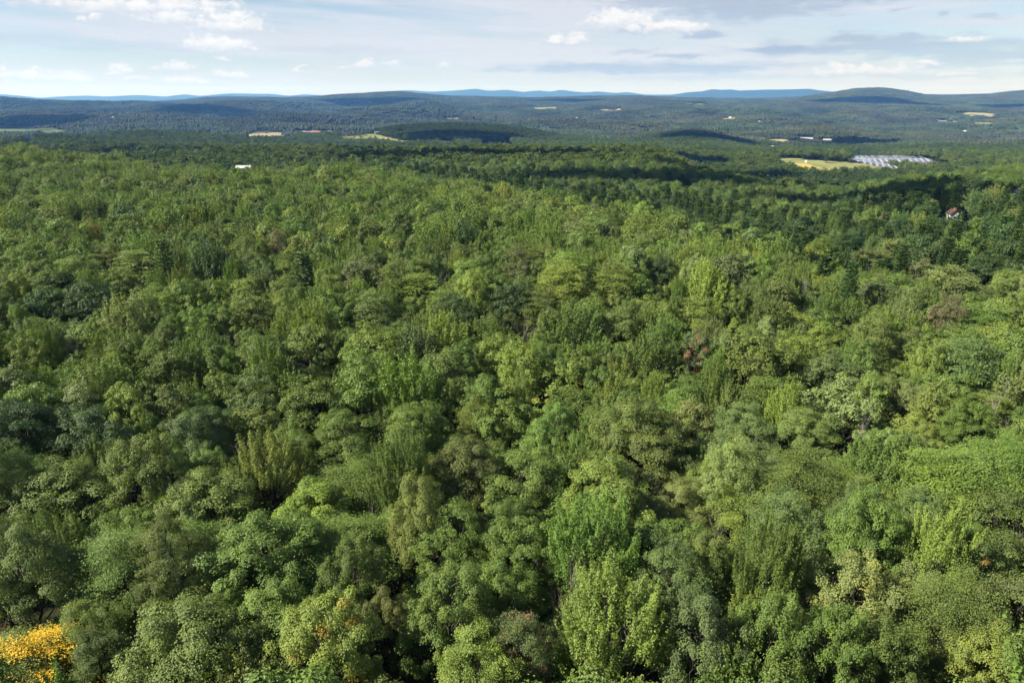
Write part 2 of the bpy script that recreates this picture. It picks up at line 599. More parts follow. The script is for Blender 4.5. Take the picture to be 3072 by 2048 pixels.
def ridge(name, pts, dist, width, foot=-110.0, seed=0, extend=0.4):
    u = np.array([p[0] for p in pts], float)
    v = np.array([p[1] for p in pts], float)
    n = 260
    uu = np.linspace(u[0], u[-1], n)
    vv = np.interp(uu, u, v)
    xs = (uu - 1536) / F / 1.05 * dist
    zs = H + dist * slope(vv)
    rr = np.random.default_rng(seed)
    jag = sum(np.sin(uu / s + rr.uniform(0, 6)) * s * 0.010 for s in (9, 15, 26, 41)) * dist / F
    zs = zs + jag * 1.0
    prof = np.linspace(-1, 1, 33)
    P, U = np.meshgrid(prof, np.arange(n), indexing='ij')
    spur = sum(np.sin(uu / s + rr.uniform(0, 6)) for s in (13, 22, 37)) / 3.0
    h = (1 - np.abs(P) ** 1.25) * (1 + 0.25 * spur[None, :] * np.abs(P) * (1 - np.abs(P)) * 2)
    end = np.clip(np.minimum(np.arange(n), n - 1 - np.arange(n)) / (n * 0.03), 0, 1)[None, :]
    zz = foot - 60 + (zs[None, :] - foot + 60) * h * end ** 0.5
    yy = dist + P * width + 0.25 * width * spur[None, :] * np.abs(P)
    vtx = np.stack([np.broadcast_to(xs[None, :], P.shape), yy, zz], -1).reshape(-1, 3)
    o = link(bpy.data.objects.new(name, mesh_np(name, vtx, tri_grid(33, n, False), [M_MOUNT], True)))
    tag(o, kind='structure')
    return o


ridge('mountains', [(-500, 285), (-120, 276), (0, 282), (60, 289), (110, 295), (160, 293), (200, 290), (270, 287), (330, 289), (380, 288), (430, 286),
                    (480, 289), (520, 290), (560, 283), (600, 288), (640, 286), (700, 281), (760, 282), (820, 281), (870, 288), (920, 284), (1000, 288),
                    (1080, 284), (1160, 276), (1190, 273), (1230, 272), (1300, 275), (1340, 273), (1380, 271), (1430, 267), (1470, 273), (1520, 270), (1570, 276), (1615, 271),
                    (1650, 275), (1680, 270), (1720, 276), (1760, 278), (1790, 274), (1840, 279), (1880, 277), (1930, 284), (2010, 285), (2100, 288), (2300, 290), (2700, 284), (3000, 282), (3500, 285)], 26000, 4400, seed=3)
ridge('mountains', [(1900, 302), (1990, 287), (2070, 277), (2100, 275), (2130, 268), (2160, 269), (2185, 268), (2210, 272), (2280, 270), (2340, 269), (2420, 267),
                    (2450, 271), (2500, 277), (2620, 281), (2800, 287), (3100, 290)], 20000, 3200, seed=5)
ridge('mountains', [(470, 302), (560, 297), (620, 291), (700, 288), (790, 290), (860, 294), (960, 300)], 13500, 2200, seed=8)

# ------------------------------------------------------------------ clearings, fields
CLEAR = []      # (x, y, half length along the sight line, half width, nearer extra) where no tall tree stands
POLYS = []


def in_poly(px, py, poly):
    px = np.asarray(px)
    ins = np.zeros(px.shape, bool)
    n = len(poly)
    for i in range(n):
        x0, y0 = poly[i]
        x1, y1 = poly[(i + 1) % n]
        cnd = ((y0 > py) != (y1 > py))
        with np.errstate(divide='ignore', invalid='ignore'):
            xi = (x1 - x0) * (py - y0) / (y1 - y0 + 1e-12) + x0
        ins ^= cnd & (px < xi)
    return ins


def field(name, pix, material, treeh=12.0, lower=True, lift=0.35):
    """a field whose outline in the photograph is pix; drawn as a sheet draped on the terrain"""
    pts = np.array([hit(u, v) for u, v in pix])
    vm = np.mean([p[1] for p in pix])
    out = []
    for (u, v), p in zip(pix, pts):
        if lower and v > vm:          # the near edge hides behind the tree tops in front of it
            p = hit(u, v + treeh * F / np.hypot(p[0], p[1]) * 1.0)
        out.append(p[:2])
    poly = np.array(out)
    POLYS.append(poly)
    x0, y0 = poly.min(0)
    x1, y1 = poly.max(0)
    # triangulate the outline as a fan of fine cells: scan lines along y
    nx, ny = 40, 40
    gx_ = np.linspace(x0, x1, nx + 1)
    gy_ = np.linspace(y0, y1, ny + 1)
    V, Fc, idx = [], [], {}

    def vert(x, y):
        k = (round(x, 3), round(y, 3))
        if k not in idx:
            idx[k] = len(V)
            V.append((x, y))
        return idx[k]
    for j in range(ny):
        ya, yb = gy_[j], gy_[j + 1]

        def span(yv):
            xs = []
            yv = min(max(yv, y0 + 1e-3), y1 - 1e-3)
            for i in range(len(poly)):
                (ax, ay), (bx, by) = poly[i], poly[(i + 1) % len(poly)]
                if (ay > yv) != (by > yv):
                    xs.append(ax + (yv - ay) / (by - ay) * (bx - ax))
            xs.sort()
            return (xs[0], xs[-1]) if len(xs) >= 2 else (None, None)
        a0, a1 = span(ya)
        b0, b1 = span(yb)
        if a0 is None or b0 is None:
            continue
        for i in range(12):
            t0, t1 = i / 12, (i + 1) / 12
            Fc.append((vert(a0 + (a1 - a0) * t0, ya), vert(a0 + (a1 - a0) * t1, ya), vert(b0 + (b1 - b0) * t1, yb), vert(b0 + (b1 - b0) * t0, yb)))
    V = np.array(V)
    z = zg(V[:, 0], V[:, 1]) + lift
    o = link(bpy.data.objects.new(name, mesh_np(name, np.column_stack([V, z]), np.array(Fc), [material], True)))
    tag(o, kind='structure')
    return poly


FM_YEL = field_mat('soy_field', (0.42, 0.30, 0.075), (0.30, 0.26, 0.08), 0.02)
FM_GRN = field_mat('meadow', (0.14, 0.17, 0.06), (0.22, 0.22, 0.09), 0.02)
FM_TAN = field_mat('hay_field', (0.22, 0.21, 0.11), (0.29, 0.25, 0.14), 0.015)
FM_PINK = field_mat('ploughed_field', (0.27, 0.165, 0.115), (0.24, 0.17, 0.11), 0.015)
FM_DGR = field_mat('green_crop', (0.085, 0.125, 0.05), (0.11, 0.14, 0.06), 0.015)
FM_GREY = field_mat('pale_gravel', (0.36, 0.36, 0.38), (0.28, 0.28, 0.29), 0.03)
farm_poly = field('field', [(2240, 474), (2330, 475), (2420, 481), (2536, 490), (2600, 487), (2720, 500), (2790, 505), (2760, 512), (2560, 512), (2470, 512), (2390, 503), (2318, 490)], FM_GRN, 15)
field('field', [(2300, 486), (2420, 493), (2560, 503), (2700, 508), (2480, 510), (2440, 509), (2330, 494)], FM_YEL, 13, lift=0.6)
solar_poly = field('field', [(2538, 463), (2640, 474), (2885, 506), (2770, 509), (2640, 497), (2545, 484)], FM_GREY, 4, lift=0.8)
field('field', [(690, 403), (760, 396), (800, 394), (860, 398), (905, 406), (850, 409), (740, 408)], FM_TAN, 24)
field('field', [(880, 392), (935, 391), (1008, 391), (1012, 397), (900, 399)], FM_PINK, 18)
field('field', [(1000, 403), (1120, 402), (1250, 411), (1290, 417), (1180, 416), (1020, 410)], FM_GRN, 24)
field('field', [(1440, 429), (1530, 431), (1600, 437), (1560, 441), (1460, 440)], FM_DGR, 20)
field('field', [(1585, 321), (1672, 319), (1680, 324), (1610, 331)], FM_GRN, 12)
field('field', [(1800, 329), (1860, 326), (1870, 331), (1835, 335)], FM_TAN, 12)
field('field', [(2050, 310), (2100, 311), (2160, 316), (2080, 319)], FM_GRN, 12)
field('field', [(2850, 337), (2930, 338), (3010, 345), (2960, 349), (2880, 344)], FM_TAN, 12)
field('field', [(2890, 366), (2985, 367), (2992, 373), (2910, 374)], FM_GRN, 12)
field('field', [(2800, 358), (2878, 362), (2882, 368), (2820, 365)], FM_GREY, 12)
field('field', [(2275, 418), (2360, 415), (2410, 421), (2300, 424)], FM_TAN, 14)
field('field', [(-60, 378), (90, 379), (214, 393), (206, 399), (60, 392), (-60, 391)], FM_DGR, 16)
field('field', [(70, 424), (100, 426), (120, 434), (78, 437)], FM_GREY, 14)
field('field', [(330, 349), (380, 344), (402, 347), (350, 353)], FM_TAN, 10)
field('field', [(1340, 352), (1375, 352), (1372, 358), (1345, 357)], FM_GRN, 10)
field('field', [(2155, 356), (2190, 353), (2235, 357), (2200, 364)], FM_TAN, 10)
field('field', [(2735, 410), (2765, 405), (2768, 409), (2745, 414)], FM_TAN, 3)
field('field', [(350, 458), (420, 459), (425, 464), (360, 464)], FM_GRN, 14)

# ------------------------------------------------------------------ buildings
HOUSES = []


def house(pos, rz, w, d, h, rh, label, wall=M_WHITE, roof=M_GREY, windows=True, group=None, name='house', cat='house', chimney=False):
    t = empty(name, pos, rz)
    tag(t, label, cat, group)
    b = MB()
    b.box(-w / 2, w / 2, -d / 2, d / 2, -3.0, h)
    # gables
    for sx in (-1, 1):
        x = sx * w / 2
        b.add([(x, -d / 2, h), (x, d / 2, h), (x, 0, h + rh)], f3=[(0, 1, 2)])
    b.build('wall', wall, t)
    r = MB()
    ov, th = 0.45, 0.22
    for s in (-1, 1):
        y0, y1 = s * (d / 2 + ov), 0
        z0, z1 = h - ov * rh / (d / 2) + 0.02, h + rh + 0.02
        xa, xb = -w / 2 - ov, w / 2 + ov
        v = [(xa, y0, z0), (xb, y0, z0), (xb, y1, z1), (xa, y1, z1), (xa, y0, z0 + th), (xb, y0, z0 + th), (xb, y1, z1 + th), (xa, y1, z1 + th)]
        r.add(v, [(0, 3, 2, 1), (4, 5, 6, 7), (0, 1, 5, 4), (1, 2, 6, 5), (2, 3, 7, 6), (3, 0, 4, 7)])
    ro = r.build('roof', roof, t)
    if chimney:
        cbx = MB()
        cbx.box(w * 0.2, w * 0.2 + 0.8, -0.4, 0.4, h + rh * 0.6, h + rh + 1.0)
        cbx.build('chimney', M_BRICK, ro)
    if windows:
        nw = max(1, int(w // 3.2))
        for s in (-1, 1):
            for st in range(max(1, int(h // 2.9))):
                for i in range(nw):
                    xc = -w / 2 + w * (i + 0.5) / nw
                    wb = MB()
                    y = s * (d / 2)
                    zc = 1.1 + st * 2.8
                    wb.box(xc - 0.5, xc + 0.5, min(y, y + s * 0.06), max(y, y + s * 0.06), zc, zc + 1.3)
                    wb.build('window', M_GLASS, t)
            for st in range(max(1, int(h // 2.9))):
                wb = MB()
                x = s * w / 2
                zc = 1.1 + st * 2.8
                wb.box(min(x, x + s * 0.06), max(x, x + s * 0.06), -0.5, 0.5, zc, zc + 1.3)
                wb.build('window', M_GLASS, t)
    HOUSES.append((pos[0], pos[1]))
    return t


def put_house(u, v, w, d, h, rh, label, rz=0.0, clear=None, lift=4.0, **kw):
    w, d, h, rh = w * 0.75, d * 0.75, h * 0.75, rh * 0.75
    p = hit(u, v, lift)
    p[2] = float(zg(p[0], p[1]))
    r = math.hypot(p[0], p[1])
    if clear is None:
        clear = min(300.0, max(40.0, r * 0.05))
    CLEAR.append((p[0], p[1], clear, max(w, d) * 0.6 + 5))
    return house(tuple(p), rz - math.atan2(p[0], p[1]), w, d, h, rh, label, **kw)


# white-roofed barn just beyond the brow of the near hill
bth = math.atan((728 - 1536) / F / 1.03)
bx, by = 600 * math.tan(bth), 600.0
bz = H + by * float(slope(493)) - 7.6
CLEAR.append((bx, by, 110, 15))
house((bx, by, bz + 2.0), math.radians(4), 11.5, 7, 2.8, 1.7, 'low barn with a white metal roof beyond the brow of the forest', M_CREAM, M_WROOF, name='barn', cat='barn')
# the house with the dark red roof among the trees
rth = math.atan((2866 - 1536) / F / 1.01)
ry = 325.0
rx = ry * math.tan(rth)
rz_ = H + ry * float(slope(633)) - 7.4
CLEAR.append((rx - 1, ry - 2, 98, 8.0))
house((rx, ry, rz_), math.atan2(-ry, -rx) + 0.45, 4.2, 3.4, 6.4, 1.6, 'white house with a dark red roof showing among the trees', M_WHITE, M_RED, name='house', chimney=True)
house((rx - 5.5, ry - 12, rz_ + 1.2), math.radians(-58), 4.2, 3.4, 2.6, 0.8, 'low garage with a flat bright white roof below the red-roofed house', M_BRICK, M_WROOF, windows=False, name='garage', cat='garage')
qth = math.atan((3052 - 1536) / F / 1.015)
qy = 420.0
qx = qy * math.tan(qth)
CLEAR.append((qx, qy, 125, 6))
house((qx, qy, H + qy * float(slope(566)) - 8.0), math.radians(40), 6, 5, 5.6, 2.4, 'pale blue-grey house with a white gable, deep in the trees uphill of the red-roofed house', M_GREYW, M_GREY)

farm = 'farm buildings and houses scattered in the valley'
put_house(1332, 425, 22, 12, 5, 3, 'long white farm building with a red roof beside the dark wooded hill', rz=0.1, roof=M_RED, windows=False, group=farm, name='farm_building', cat='farm building')
put_house(1352, 428, 16, 9, 4, 2, 'small white shed next to the red-roofed farm building', roof=M_WROOF, windows=False, group=farm, name='shed', cat='shed')
put_house(1131, 397, 20, 10, 6, 3, 'grey and white farmhouse behind the green valley meadow', group=farm, windows=False, rz=0.2, roof=M_GREY)
put_house(1202, 397, 10, 8, 6, 3, 'small white house at the far end of the green valley meadow', group=farm, windows=False, roof=M_GREY, rz=1.1)
put_house(1080, 401, 9, 8, 5, 3, 'white cottage between the ploughed field and the green valley meadow', group=farm, windows=False, roof=M_WROOF, rz=1.2)
put_house(1058, 397, 24, 8, 4, 2, 'long orange-brown barn beside the ploughed field', wall=M_BRICK, roof=M_BRICK, group=farm, windows=False, name='barn', cat='barn')
put_house(765, 390, 12, 9, 7, 4, 'white house at the edge of the pale hay field', group=farm, windows=False, roof=M_WROOF, rz=1.3)
put_house(912, 394, 16, 9, 4, 2, 'small white sheds beside the ploughed field', group=farm, windows=False, roof=M_WROOF, name='shed', cat='shed')
put_house(204, 346, 55, 14, 4, 2, 'long white industrial building under the far wooded hill', group=farm, windows=False, roof=M_WROOF, name='warehouse', cat='warehouse', clear=200)
put_house(248, 351, 22, 14, 5, 2, 'short white building next to the long industrial one under the hill', group=farm, windows=False, roof=M_WROOF, name='warehouse', cat='warehouse', clear=200)
put_house(178, 384, 16, 10, 5, 2, 'small white shed at the end of the dark green crop field', group=farm, windows=False, roof=M_WROOF, name='shed', cat='shed')
put_house(2420, 412, 60, 9, 3, 1.2, 'long row of white greenhouses in the valley beyond the solar farm', group=farm, windows=False, roof=M_WROOF, name='greenhouse', cat='greenhouse', clear=200)
put_house(2482, 417, 38, 10, 3.4, 1.4, 'white greenhouse block next to the long greenhouse row', group=farm, windows=False, roof=M_WROOF, name='greenhouse', cat='greenhouse', clear=200)
put_house(2316, 441, 14, 11, 7, 4, 'white house on the edge of the dark wood behind the yellow field', group=farm, windows=False, roof=M_WROOF)
put_house(2418, 482, 4.5, 4.5, 4, 2, 'little white cabin standing at the tree edge of the yellow field', group=farm, windows=False, roof=M_WROOF, clear=60, name='cabin', cat='cabin')
put_house(2275, 363, 30, 12, 4, 2, 'bright white building alone on the middle slope of the valley', group=farm, windows=False, roof=M_WROOF, clear=250)
put_house(2190, 352, 20, 14, 7, 3, 'white house on the tan clearing of the middle slope', group=farm, windows=False, roof=M_WROOF, clear=200)
put_house(2700, 411, 30, 12, 6, 3, 'reddish farm building on the slope above the solar farm', group=farm, windows=False, roof=M_RED, wall=M_BRICK, clear=200, name='farm_building', cat='farm building')
put_house(2895, 394, 24, 14, 7, 3, 'white house on the slope below the green hillside meadow', group=farm, windows=False, roof=M_WROOF, clear=200)
put_house(2977, 387, 18, 14, 8, 4, 'white house under the long tan hillside field', group=farm, windows=False, roof=M_WROOF, clear=200)
vil = 'tiny white houses of the village beyond the dark wooded hill'
VH = [(1758, 421, 'first'), (1824, 416, 'second'), (1776, 430, 'third'), (1816, 427, 'fourth'), (1875, 429, 'fifth')]
for u, v, k in VH:
    put_house(u, v, 9, 8, 6, 3, f'tiny white house in the valley village, {k} along from the dark wooded hill', group=vil, windows=False, roof=M_WROOF, rz=random.uniform(-0.6, 0.6), clear=160)
hil = 'tiny white houses on the far wooded slope'
HL = [(1497, 352, 'tiny white house on the slope below the pale hillside meadow'), (1918, 381, 'lower of two tiny white houses above the dark cloud shadow in the valley'),
      (1937, 378, 'upper of two tiny white houses above the dark cloud shadow in the valley'), (1992, 371, 'single tiny white house uphill of the pair above the valley cloud shadow'),
      (1690, 322, 'tiny white house at the end of the pale green hilltop meadow'), (1700, 323, 'second tiny white house beyond the end of the pale green hilltop meadow'),
      (1460, 380, 'tiny white house in the woods above the dark wooded hill'), (1622, 350, 'tiny white house in the woods straight below the pale green hilltop meadow'),
      (1730, 354, 'tiny white house in the woods below the reddish tan hillside clearing'), (2066, 296, 'first tiny white house on the skyline beside the hilltop field'),
      (2082, 296, 'second tiny white house on the skyline beside the hilltop field'), (1742, 323, 'tiny white house halfway between the hilltop meadow and the tan clearing'),
      (1110, 307, 'tiny white house in the cloud shadow under the rounded hilltop'), (615, 316, 'tiny white house on the far slope behind the left-hand wooded hill'),
      (2610, 360, 'tiny white house in the woods far above the solar farm')]
for u, v, lb_ in HL:
    put_house(u, v, 13, 10, 7, 3, lb_.replace('left-hand wooded hill', 'long industrial building'), group=hil, windows=False, roof=M_WROOF, rz=random.uniform(-0.6, 0.6), clear=260)

# ------------------------------------------------------------------ solar farm: rows of tilted panels
sx0, sy0 = solar_poly.min(0)
sx1, sy1 = solar_poly.max(0)
row_me = {}
k = 0
row_dir = math.radians(-24)                        # rows run away from the camera and a little to the right
ca, sa = math.cos(row_dir), math.sin(row_dir)
nsol = 0
SOL = []
mid_p = solar_poly.mean(0)
for i in range(-50, 51):
    off = i * 10.4
    ts = np.linspace(-500, 500, 401)
    # line direction d=(−sa, ca) rotated; spacing along its normal
    dx, dy = -sa, ca
    qx_, qy_ = mid_p[0] + off * ca + ts * dx, mid_p[1] + off * sa + ts * dy
    ins = in_poly(qx_, qy_, solar_poly)
    if not ins.any():
        continue
    idxs = np.where(ins)[0]
    runs = np.split(idxs, np.where(np.diff(idxs) > 1)[0] + 1)
    for run in runs:
        t0, t1 = ts[run[0]], ts[run[-1]]
        while t1 - t0 > 24 and nsol < 140:
            ln = min(62.0, t1 - t0)
            tm = t0 + ln / 2
            px_, py_ = mid_p[0] + off * ca + tm * dx, mid_p[1] + off * sa + tm * dy
            nseg = max(2, int(ln // 10))
            o = empty('solar_array', (px_, py_, float(zg(px_, py_)) + 0.8), row_dir)
            SOL.append((off, tm, o))
            for sgi in range(nseg):
                if 'p' not in row_me:
                    pb = MB()
                    w2, z0, z1 = 4.6, 1.0, 4.4
                    v = [(-w2, -4.9, z1), (w2, -4.9, z0), (w2, 4.9, z0), (-w2, 4.9, z1)]
                    v = v + [(a, b_, c_ + 0.12) for a, b_, c_ in v]
                    pb.add(v, [(0, 3, 2, 1), (4, 5, 6, 7), (0, 1, 5, 4), (1, 2, 6, 5), (2, 3, 7, 6), (3, 0, 4, 7)])
                    row_me['p'] = pb.mesh('panel', [M_PANEL])
                    fb = MB()
                    fb.box(-0.15, 0.15, -0.15, 0.15, -1.5, 2.6)
                    row_me['l'] = fb.mesh('post', [M_STEEL])
                yloc = -ln / 2 + (sgi + 0.5) * ln / nseg
                pz = float(zg(px_ + yloc * dx, py_ + yloc * dy)) - float(zg(px_, py_))
                pn = link(bpy.data.objects.new('panel', row_me['p']), o)
                pn.location = (0, yloc, pz)
                ps = link(bpy.data.objects.new('post', row_me['l']), o)
                ps.location = (0, yloc, pz)
            nsol += 1
            t0 += ln + 8

ORDW = ['first', 'second', 'third', 'fourth', 'fifth', 'sixth', 'seventh', 'eighth', 'ninth', 'tenth', 'eleventh', 'twelfth', 'thirteenth', 'fourteenth', 'fifteenth', 'sixteenth',
        'seventeenth', 'eighteenth', 'nineteenth', 'twentieth', 'twenty-first', 'twenty-second', 'twenty-third', 'twenty-fourth', 'twenty-fifth', 'twenty-sixth', 'twenty-seventh', 'twenty-eighth', 'twenty-ninth', 'thirtieth']
offs = sorted({q[0] for q in SOL})
for oi_, of in enumerate(offs):
    segs = sorted([q for q in SOL if q[0] == of], key=lambda q: q[1])
    for si_, q in enumerate(segs):
        part_w = '' if len(segs) == 1 else f', {ORDW[si_]} piece outward'
        tag(q[2], f'solar panel row, {ORDW[min(oi_, 29)]} from the tree clump by the yellow field{part_w}', 'solar array', 'rows of solar panels in the solar farm')

CLEAR.append((106.0, 224.0, 44, 10.5))
# ------------------------------------------------------------------ road gap with a power line on the right
pA = np.array([96.0, 231.0])
pB = np.array([128.0, 214.0])
pC = np.array([170.0, 196.0])
ROADP = [pA + (pA - pB) * 1.2, pA, pB, pC, pC + (pC - pB) * 1.5]
rp = []
for a, b in zip(ROADP[:-1], ROADP[1:]):
    for t in np.linspace(0, 1, 12, endpoint=False):
        rp.append(a + (b - a) * t)
rp = np.array(rp)
dd = np.gradient(rp, axis=0)
dd /= np.linalg.norm(dd, axis=1)[:, None]
nn = np.column_stack([-dd[:, 1], dd[:, 0]])
rv = np.concatenate([np.column_stack([rp + nn * w, zg(*(rp + nn * w).T) + 0.25]) for w in (-2.6, 2.6)])
nrp = len(rp)
rf = np.array([(i, i + 1, nrp + i + 1, nrp + i) for i in range(nrp - 1)])
tag(link(bpy.data.objects.new('road', mesh_np('road', rv, rf, [M_ROAD], True))), kind='structure')
pole_tops = []
for i, p in enumerate(ROADP[0:4]):
    q = p + np.array([2.4, 4.2])
    z = float(zg(*q))
    t = empty('utility_pole', (q[0], q[1], z), math.atan2(pB[1] - pA[1], pB[0] - pA[0]))
    tag(t, ['wooden utility pole hidden furthest up the road in the wood', 'wooden utility pole at the open gap where the road shows', 'wooden utility pole where the wires pass behind the big brown tree',
            'wooden utility pole beyond the big brown tree'][i], 'utility pole', 'utility poles along the wood road')
    b = MB()
    b.tube([(0, 0, -1), (0, 0, 5), (0, 0, 10.4)], [0.17, 0.15, 0.11], 8)
    b.build('pole', M_POLE, t, True)
    b = MB()
    b.box(-0.06, 0.06, -1.2, 1.2, 9.6, 9.75)
    b.build('crossarm', M_POLE, t)
    for yy in (-1.1, 0, 1.1):
        b = MB()
        b.tube([(0, yy, 9.75), (0, yy, 9.98)], [0.06, 0.05], 6)
        b.build('insulator', M_STEEL, t)
    pole_tops.append((q, z))
an = math.atan2(pB[1] - pA[1], pB[0] - pA[0])
for wi, (yy, zz) in enumerate([(-1.1, 9.9), (0, 9.9), (1.1, 9.9), (0, 7.6)]):
    b = MB()
    pts = []
    for (q0, z0), (q1, z1) in zip(pole_tops[:-1], pole_tops[1:]):
        for t in np.linspace(0, 1, 14, endpoint=False):
            x = q0[0] + (q1[0] - q0[0]) * t - math.sin(an) * yy
            y = q0[1] + (q1[1] - q0[1]) * t + math.cos(an) * yy
            pts.append((x, y, z0 + (z1 - z0) * t + zz - 4 * 0.7 * t * (1 - t)))
    b.tube(pts, 0.045, 5)
    o = b.build('power_line', M_WIRE, None, True)
    tag(o, ['power wire on the uphill end of the crossarms above the wood road', 'power wire over the middle of the crossarms above the wood road', 'power wire on the road side of the crossarms',
            'lowest of the wires strung along the wood road'][wi], 'power line', 'wires along the wood road')


# ------------------------------------------------------------------ trees: prototypes
def unit(a):
    return a / (np.linalg.norm(a, axis=-1, keepdims=True) + 1e-9)


def leaf_quads(p, t, n, L, W, fold=0.12, droop=0.1):
    s = np.cross(t, n)
    L = L[:, None]
    W = W[:, None]
    v0 = p
    v1 = p + t * L * 0.5 + s * W * 0.5 + n * L * fold
    v2 = p + t * L - n * L * droop
    v3 = p + t * L * 0.5 - s * W * 0.5 + n * L * fold
    V = np.stack([v0, v1, v2, v3], 1).reshape(-1, 3)
    Fq = np.arange(len(V), dtype=np.int32).reshape(-1, 4)
    return V, Fq


R0, ZC, RZC, HT = 4.5, 11.0, 5.8, 17.0


def lobes(r):
    m = int(r.integers(13, 23))
    out = []
    for i in range(m):
        a = 2.399963 * i + r.uniform(-0.4, 0.4)
        zz = -0.55 + 1.4 * (i + 0.5) / m + r.uniform(-0.12, 0.12)
        q = math.sqrt(max(0.05, 1 - min(1, zz * zz)))
        c = np.array([math.cos(a) * q * R0 * 0.62, math.sin(a) * q * R0 * 0.62, ZC + zz * RZC * 0.70])
        c[:2] *= r.uniform(0.75, 1.30)
        out.append((c, R0 * r.uniform(0.22, 0.42)))
    out.append((np.array([r.uniform(-.8, .8), r.uniform(-.8, .8), ZC + RZC * 0.55]), R0 * 0.46))
    return out


def crown(seed, kind, nleaf, L, ncl):
    r = np.random.default_rng(seed)
    lb = lobes(r)
    C = np.array([c for c, _ in lb])
    RL = np.array([q for _, q in lb])
    # cluster centres on the lobes' outer skin
    m = ncl * 14
    i = r.choice(len(lb), m, p=RL ** 2 / (RL ** 2).sum())
    d = unit(r.normal(size=(m, 3)))
    p = C[i] + d * RL[i][:, None] * r.uniform(0.72, 1.12, (m, 1))
    outw = unit(p - np.array([0, 0, ZC - 2.0]))
    keep = (d @ np.array([0, 0, 0.6]) + 0.5 * np.sum(d * outw, 1) > 0.02) | (r.uniform(size=m) < 0.06)
    dist = np.linalg.norm(p[:, None, :] - C[None], axis=2) / RL[None]
    dist[np.arange(m), i] = 9
    keep &= dist.min(1) > 0.82
    keep &= p[:, 2] > 5.0
    keep &= r.uniform(size=m) < np.clip(0.35 + (p[:, 2] - 5) / 7, 0.35, 1)
    p = p[keep][:ncl]
    outw = outw[keep][:ncl]
    d = d[keep][:ncl]
    nc = len(p)
    k = max(1, nleaf // nc)
    ci = np.repeat(np.arange(nc), k)
    n = len(ci)
    up = np.array([0, 0, 1.0])
    clv = np.clip(r.normal(0.5, 0.22, nc), 0, 1)
    spike = (r.uniform(size=nc) < 0.24)[:, None] * r.uniform(0.3, 1.2, (nc, 1))
    p = p + spike * unit(np.array([0, 0, 1.0]) + 0.6 * outw)
    size = r.uniform(0.75, 1.3, nc)
    g = r.normal(size=(n, 3))
    gu = g.copy()
    gu[:, 2] = np.abs(gu[:, 2]) * 0.95 - 0.25
    dl = d[ci]
    if kind == 'round':
        off = unit(gu) * (r.uniform(0.3, 1, (n, 1)) ** 0.5) * np.array([0.80, 0.80, 0.55]) * size[ci][:, None]
        nor = unit(0.6 * up + 0.45 * dl + 0.7 * unit(off) + 0.26 * r.normal(size=(n, 3)))
    elif kind == 'shoots':
        ax = unit(up * 1.0 + outw * 0.55 + 0.16 * r.normal(size=(nc, 3)))
        s = r.uniform(0, 1, (n, 1))
        rad_ = 0.37 * (1.05 - 0.75 * s)
        ring = g - np.sum(g * ax[ci], 1, keepdims=True) * ax[ci]
        off = ax[ci] * (s * 2.3 - 0.5) * size[ci][:, None] + unit(ring) * rad_
        nor = unit(0.45 * up + 0.65 * unit(ring) + 0.35 * r.normal(size=(n, 3)))
    elif kind == 'layered':
        p[:, 2] = np.round(p[:, 2] / 1.05) * 1.05 + r.uniform(-0.38, 0.38, nc)
        hor = unit(outw * np.array([1, 1, 0.0]) + 1e-6)
        off = g * np.array([0.5, 0.5, 0.09]) + hor[ci] * r.uniform(-0.9, 0.9, (n, 1))
        off[:, 2] -= 0.12 * np.linalg.norm(off[:, :2], axis=1)
        off *= size[ci][:, None]
        nor = unit(1.0 * up + 0.25 * outw[ci] + 0.30 * r.normal(size=(n, 3)))
    elif kind == 'tuft':
        off = unit(gu) * (r.uniform(0.25, 1, (n, 1)) ** 0.6) * np.array([0.66, 0.66, 0.66]) * size[ci][:, None]
        nor = unit(0.5 * up + 0.8 * unit(off) + 0.3 * dl + 0.26 * r.normal(size=(n, 3)))
    else:           # fine
        off = unit(gu) * (r.uniform(0.2, 1, (n, 1)) ** 0.5) * np.array([0.6, 0.6, 0.5]) * size[ci][:, None]
        nor = unit(0.55 * up + 0.6 * dl + 0.42 * r.normal(size=(n, 3)))
    stray = (r.uniform(size=n) < 0.045)[:, None]
    off = np.where(stray, off * r.uniform(1.3, 2.1, (n, 1)), off)
    pp = p[ci] + off
    tv = r.normal(size=(n, 3)) + 0.9 * unit(off) + np.array([0, 0, -0.35])
    tv = unit(tv - np.sum(tv * nor, 1, keepdims=True) * nor)
    LL = L * r.uniform(0.7, 1.3, n)
    V, Fq = leaf_quads(pp, tv, nor, LL, LL * r.uniform(0.62, 0.85, n))
    return V, Fq, r.uniform(0, 1, n), clv[ci], lb


def trunk_mesh(name, seed, lb, twigs=True):
    r = np.random.default_rng(seed + 991)
    b = MB()
    top = ZC + 2.5
    zz = np.linspace(-1.0, top, 9)
    bend = np.cumsum(r.normal(0, 0.10, (9, 2)), axis=0)
    bend[:3] *= 0.3
    pts = np.column_stack([bend, zz])
    b.tube(pts, np.interp(zz, [-1, 0.4, 6, top], [0.42, 0.26, 0.19, 0.05]), 8)
    for c, q in lb:
        z0 = min(top - 1.5, max(3.0, c[2] - 3.2 + r.uniform(-0.6, 0.6)))
        s = np.array([np.interp(z0, zz, pts[:, 0]), np.interp(z0, zz, pts[:, 1]), z0])
        mid = s * 0.45 + c * 0.55 + np.array([0, 0, -0.5]) + r.normal(0, 0.15, 3)
        b.tube([s, mid, c], [0.12, 0.08, 0.04], 5)
        for _ in range(4 if twigs else 0):
            e = c + unit(r.normal(size=3) + np.array([0, 0, 0.4])) * q * 0.95
            m2 = (c + e) / 2 + r.normal(0, 0.1, 3)
            b.tube([c * 0.75 + mid * 0.25, m2, e], [0.045, 0.03, 0.012], 4)
    return b.mesh(name, [M_BARK], True)


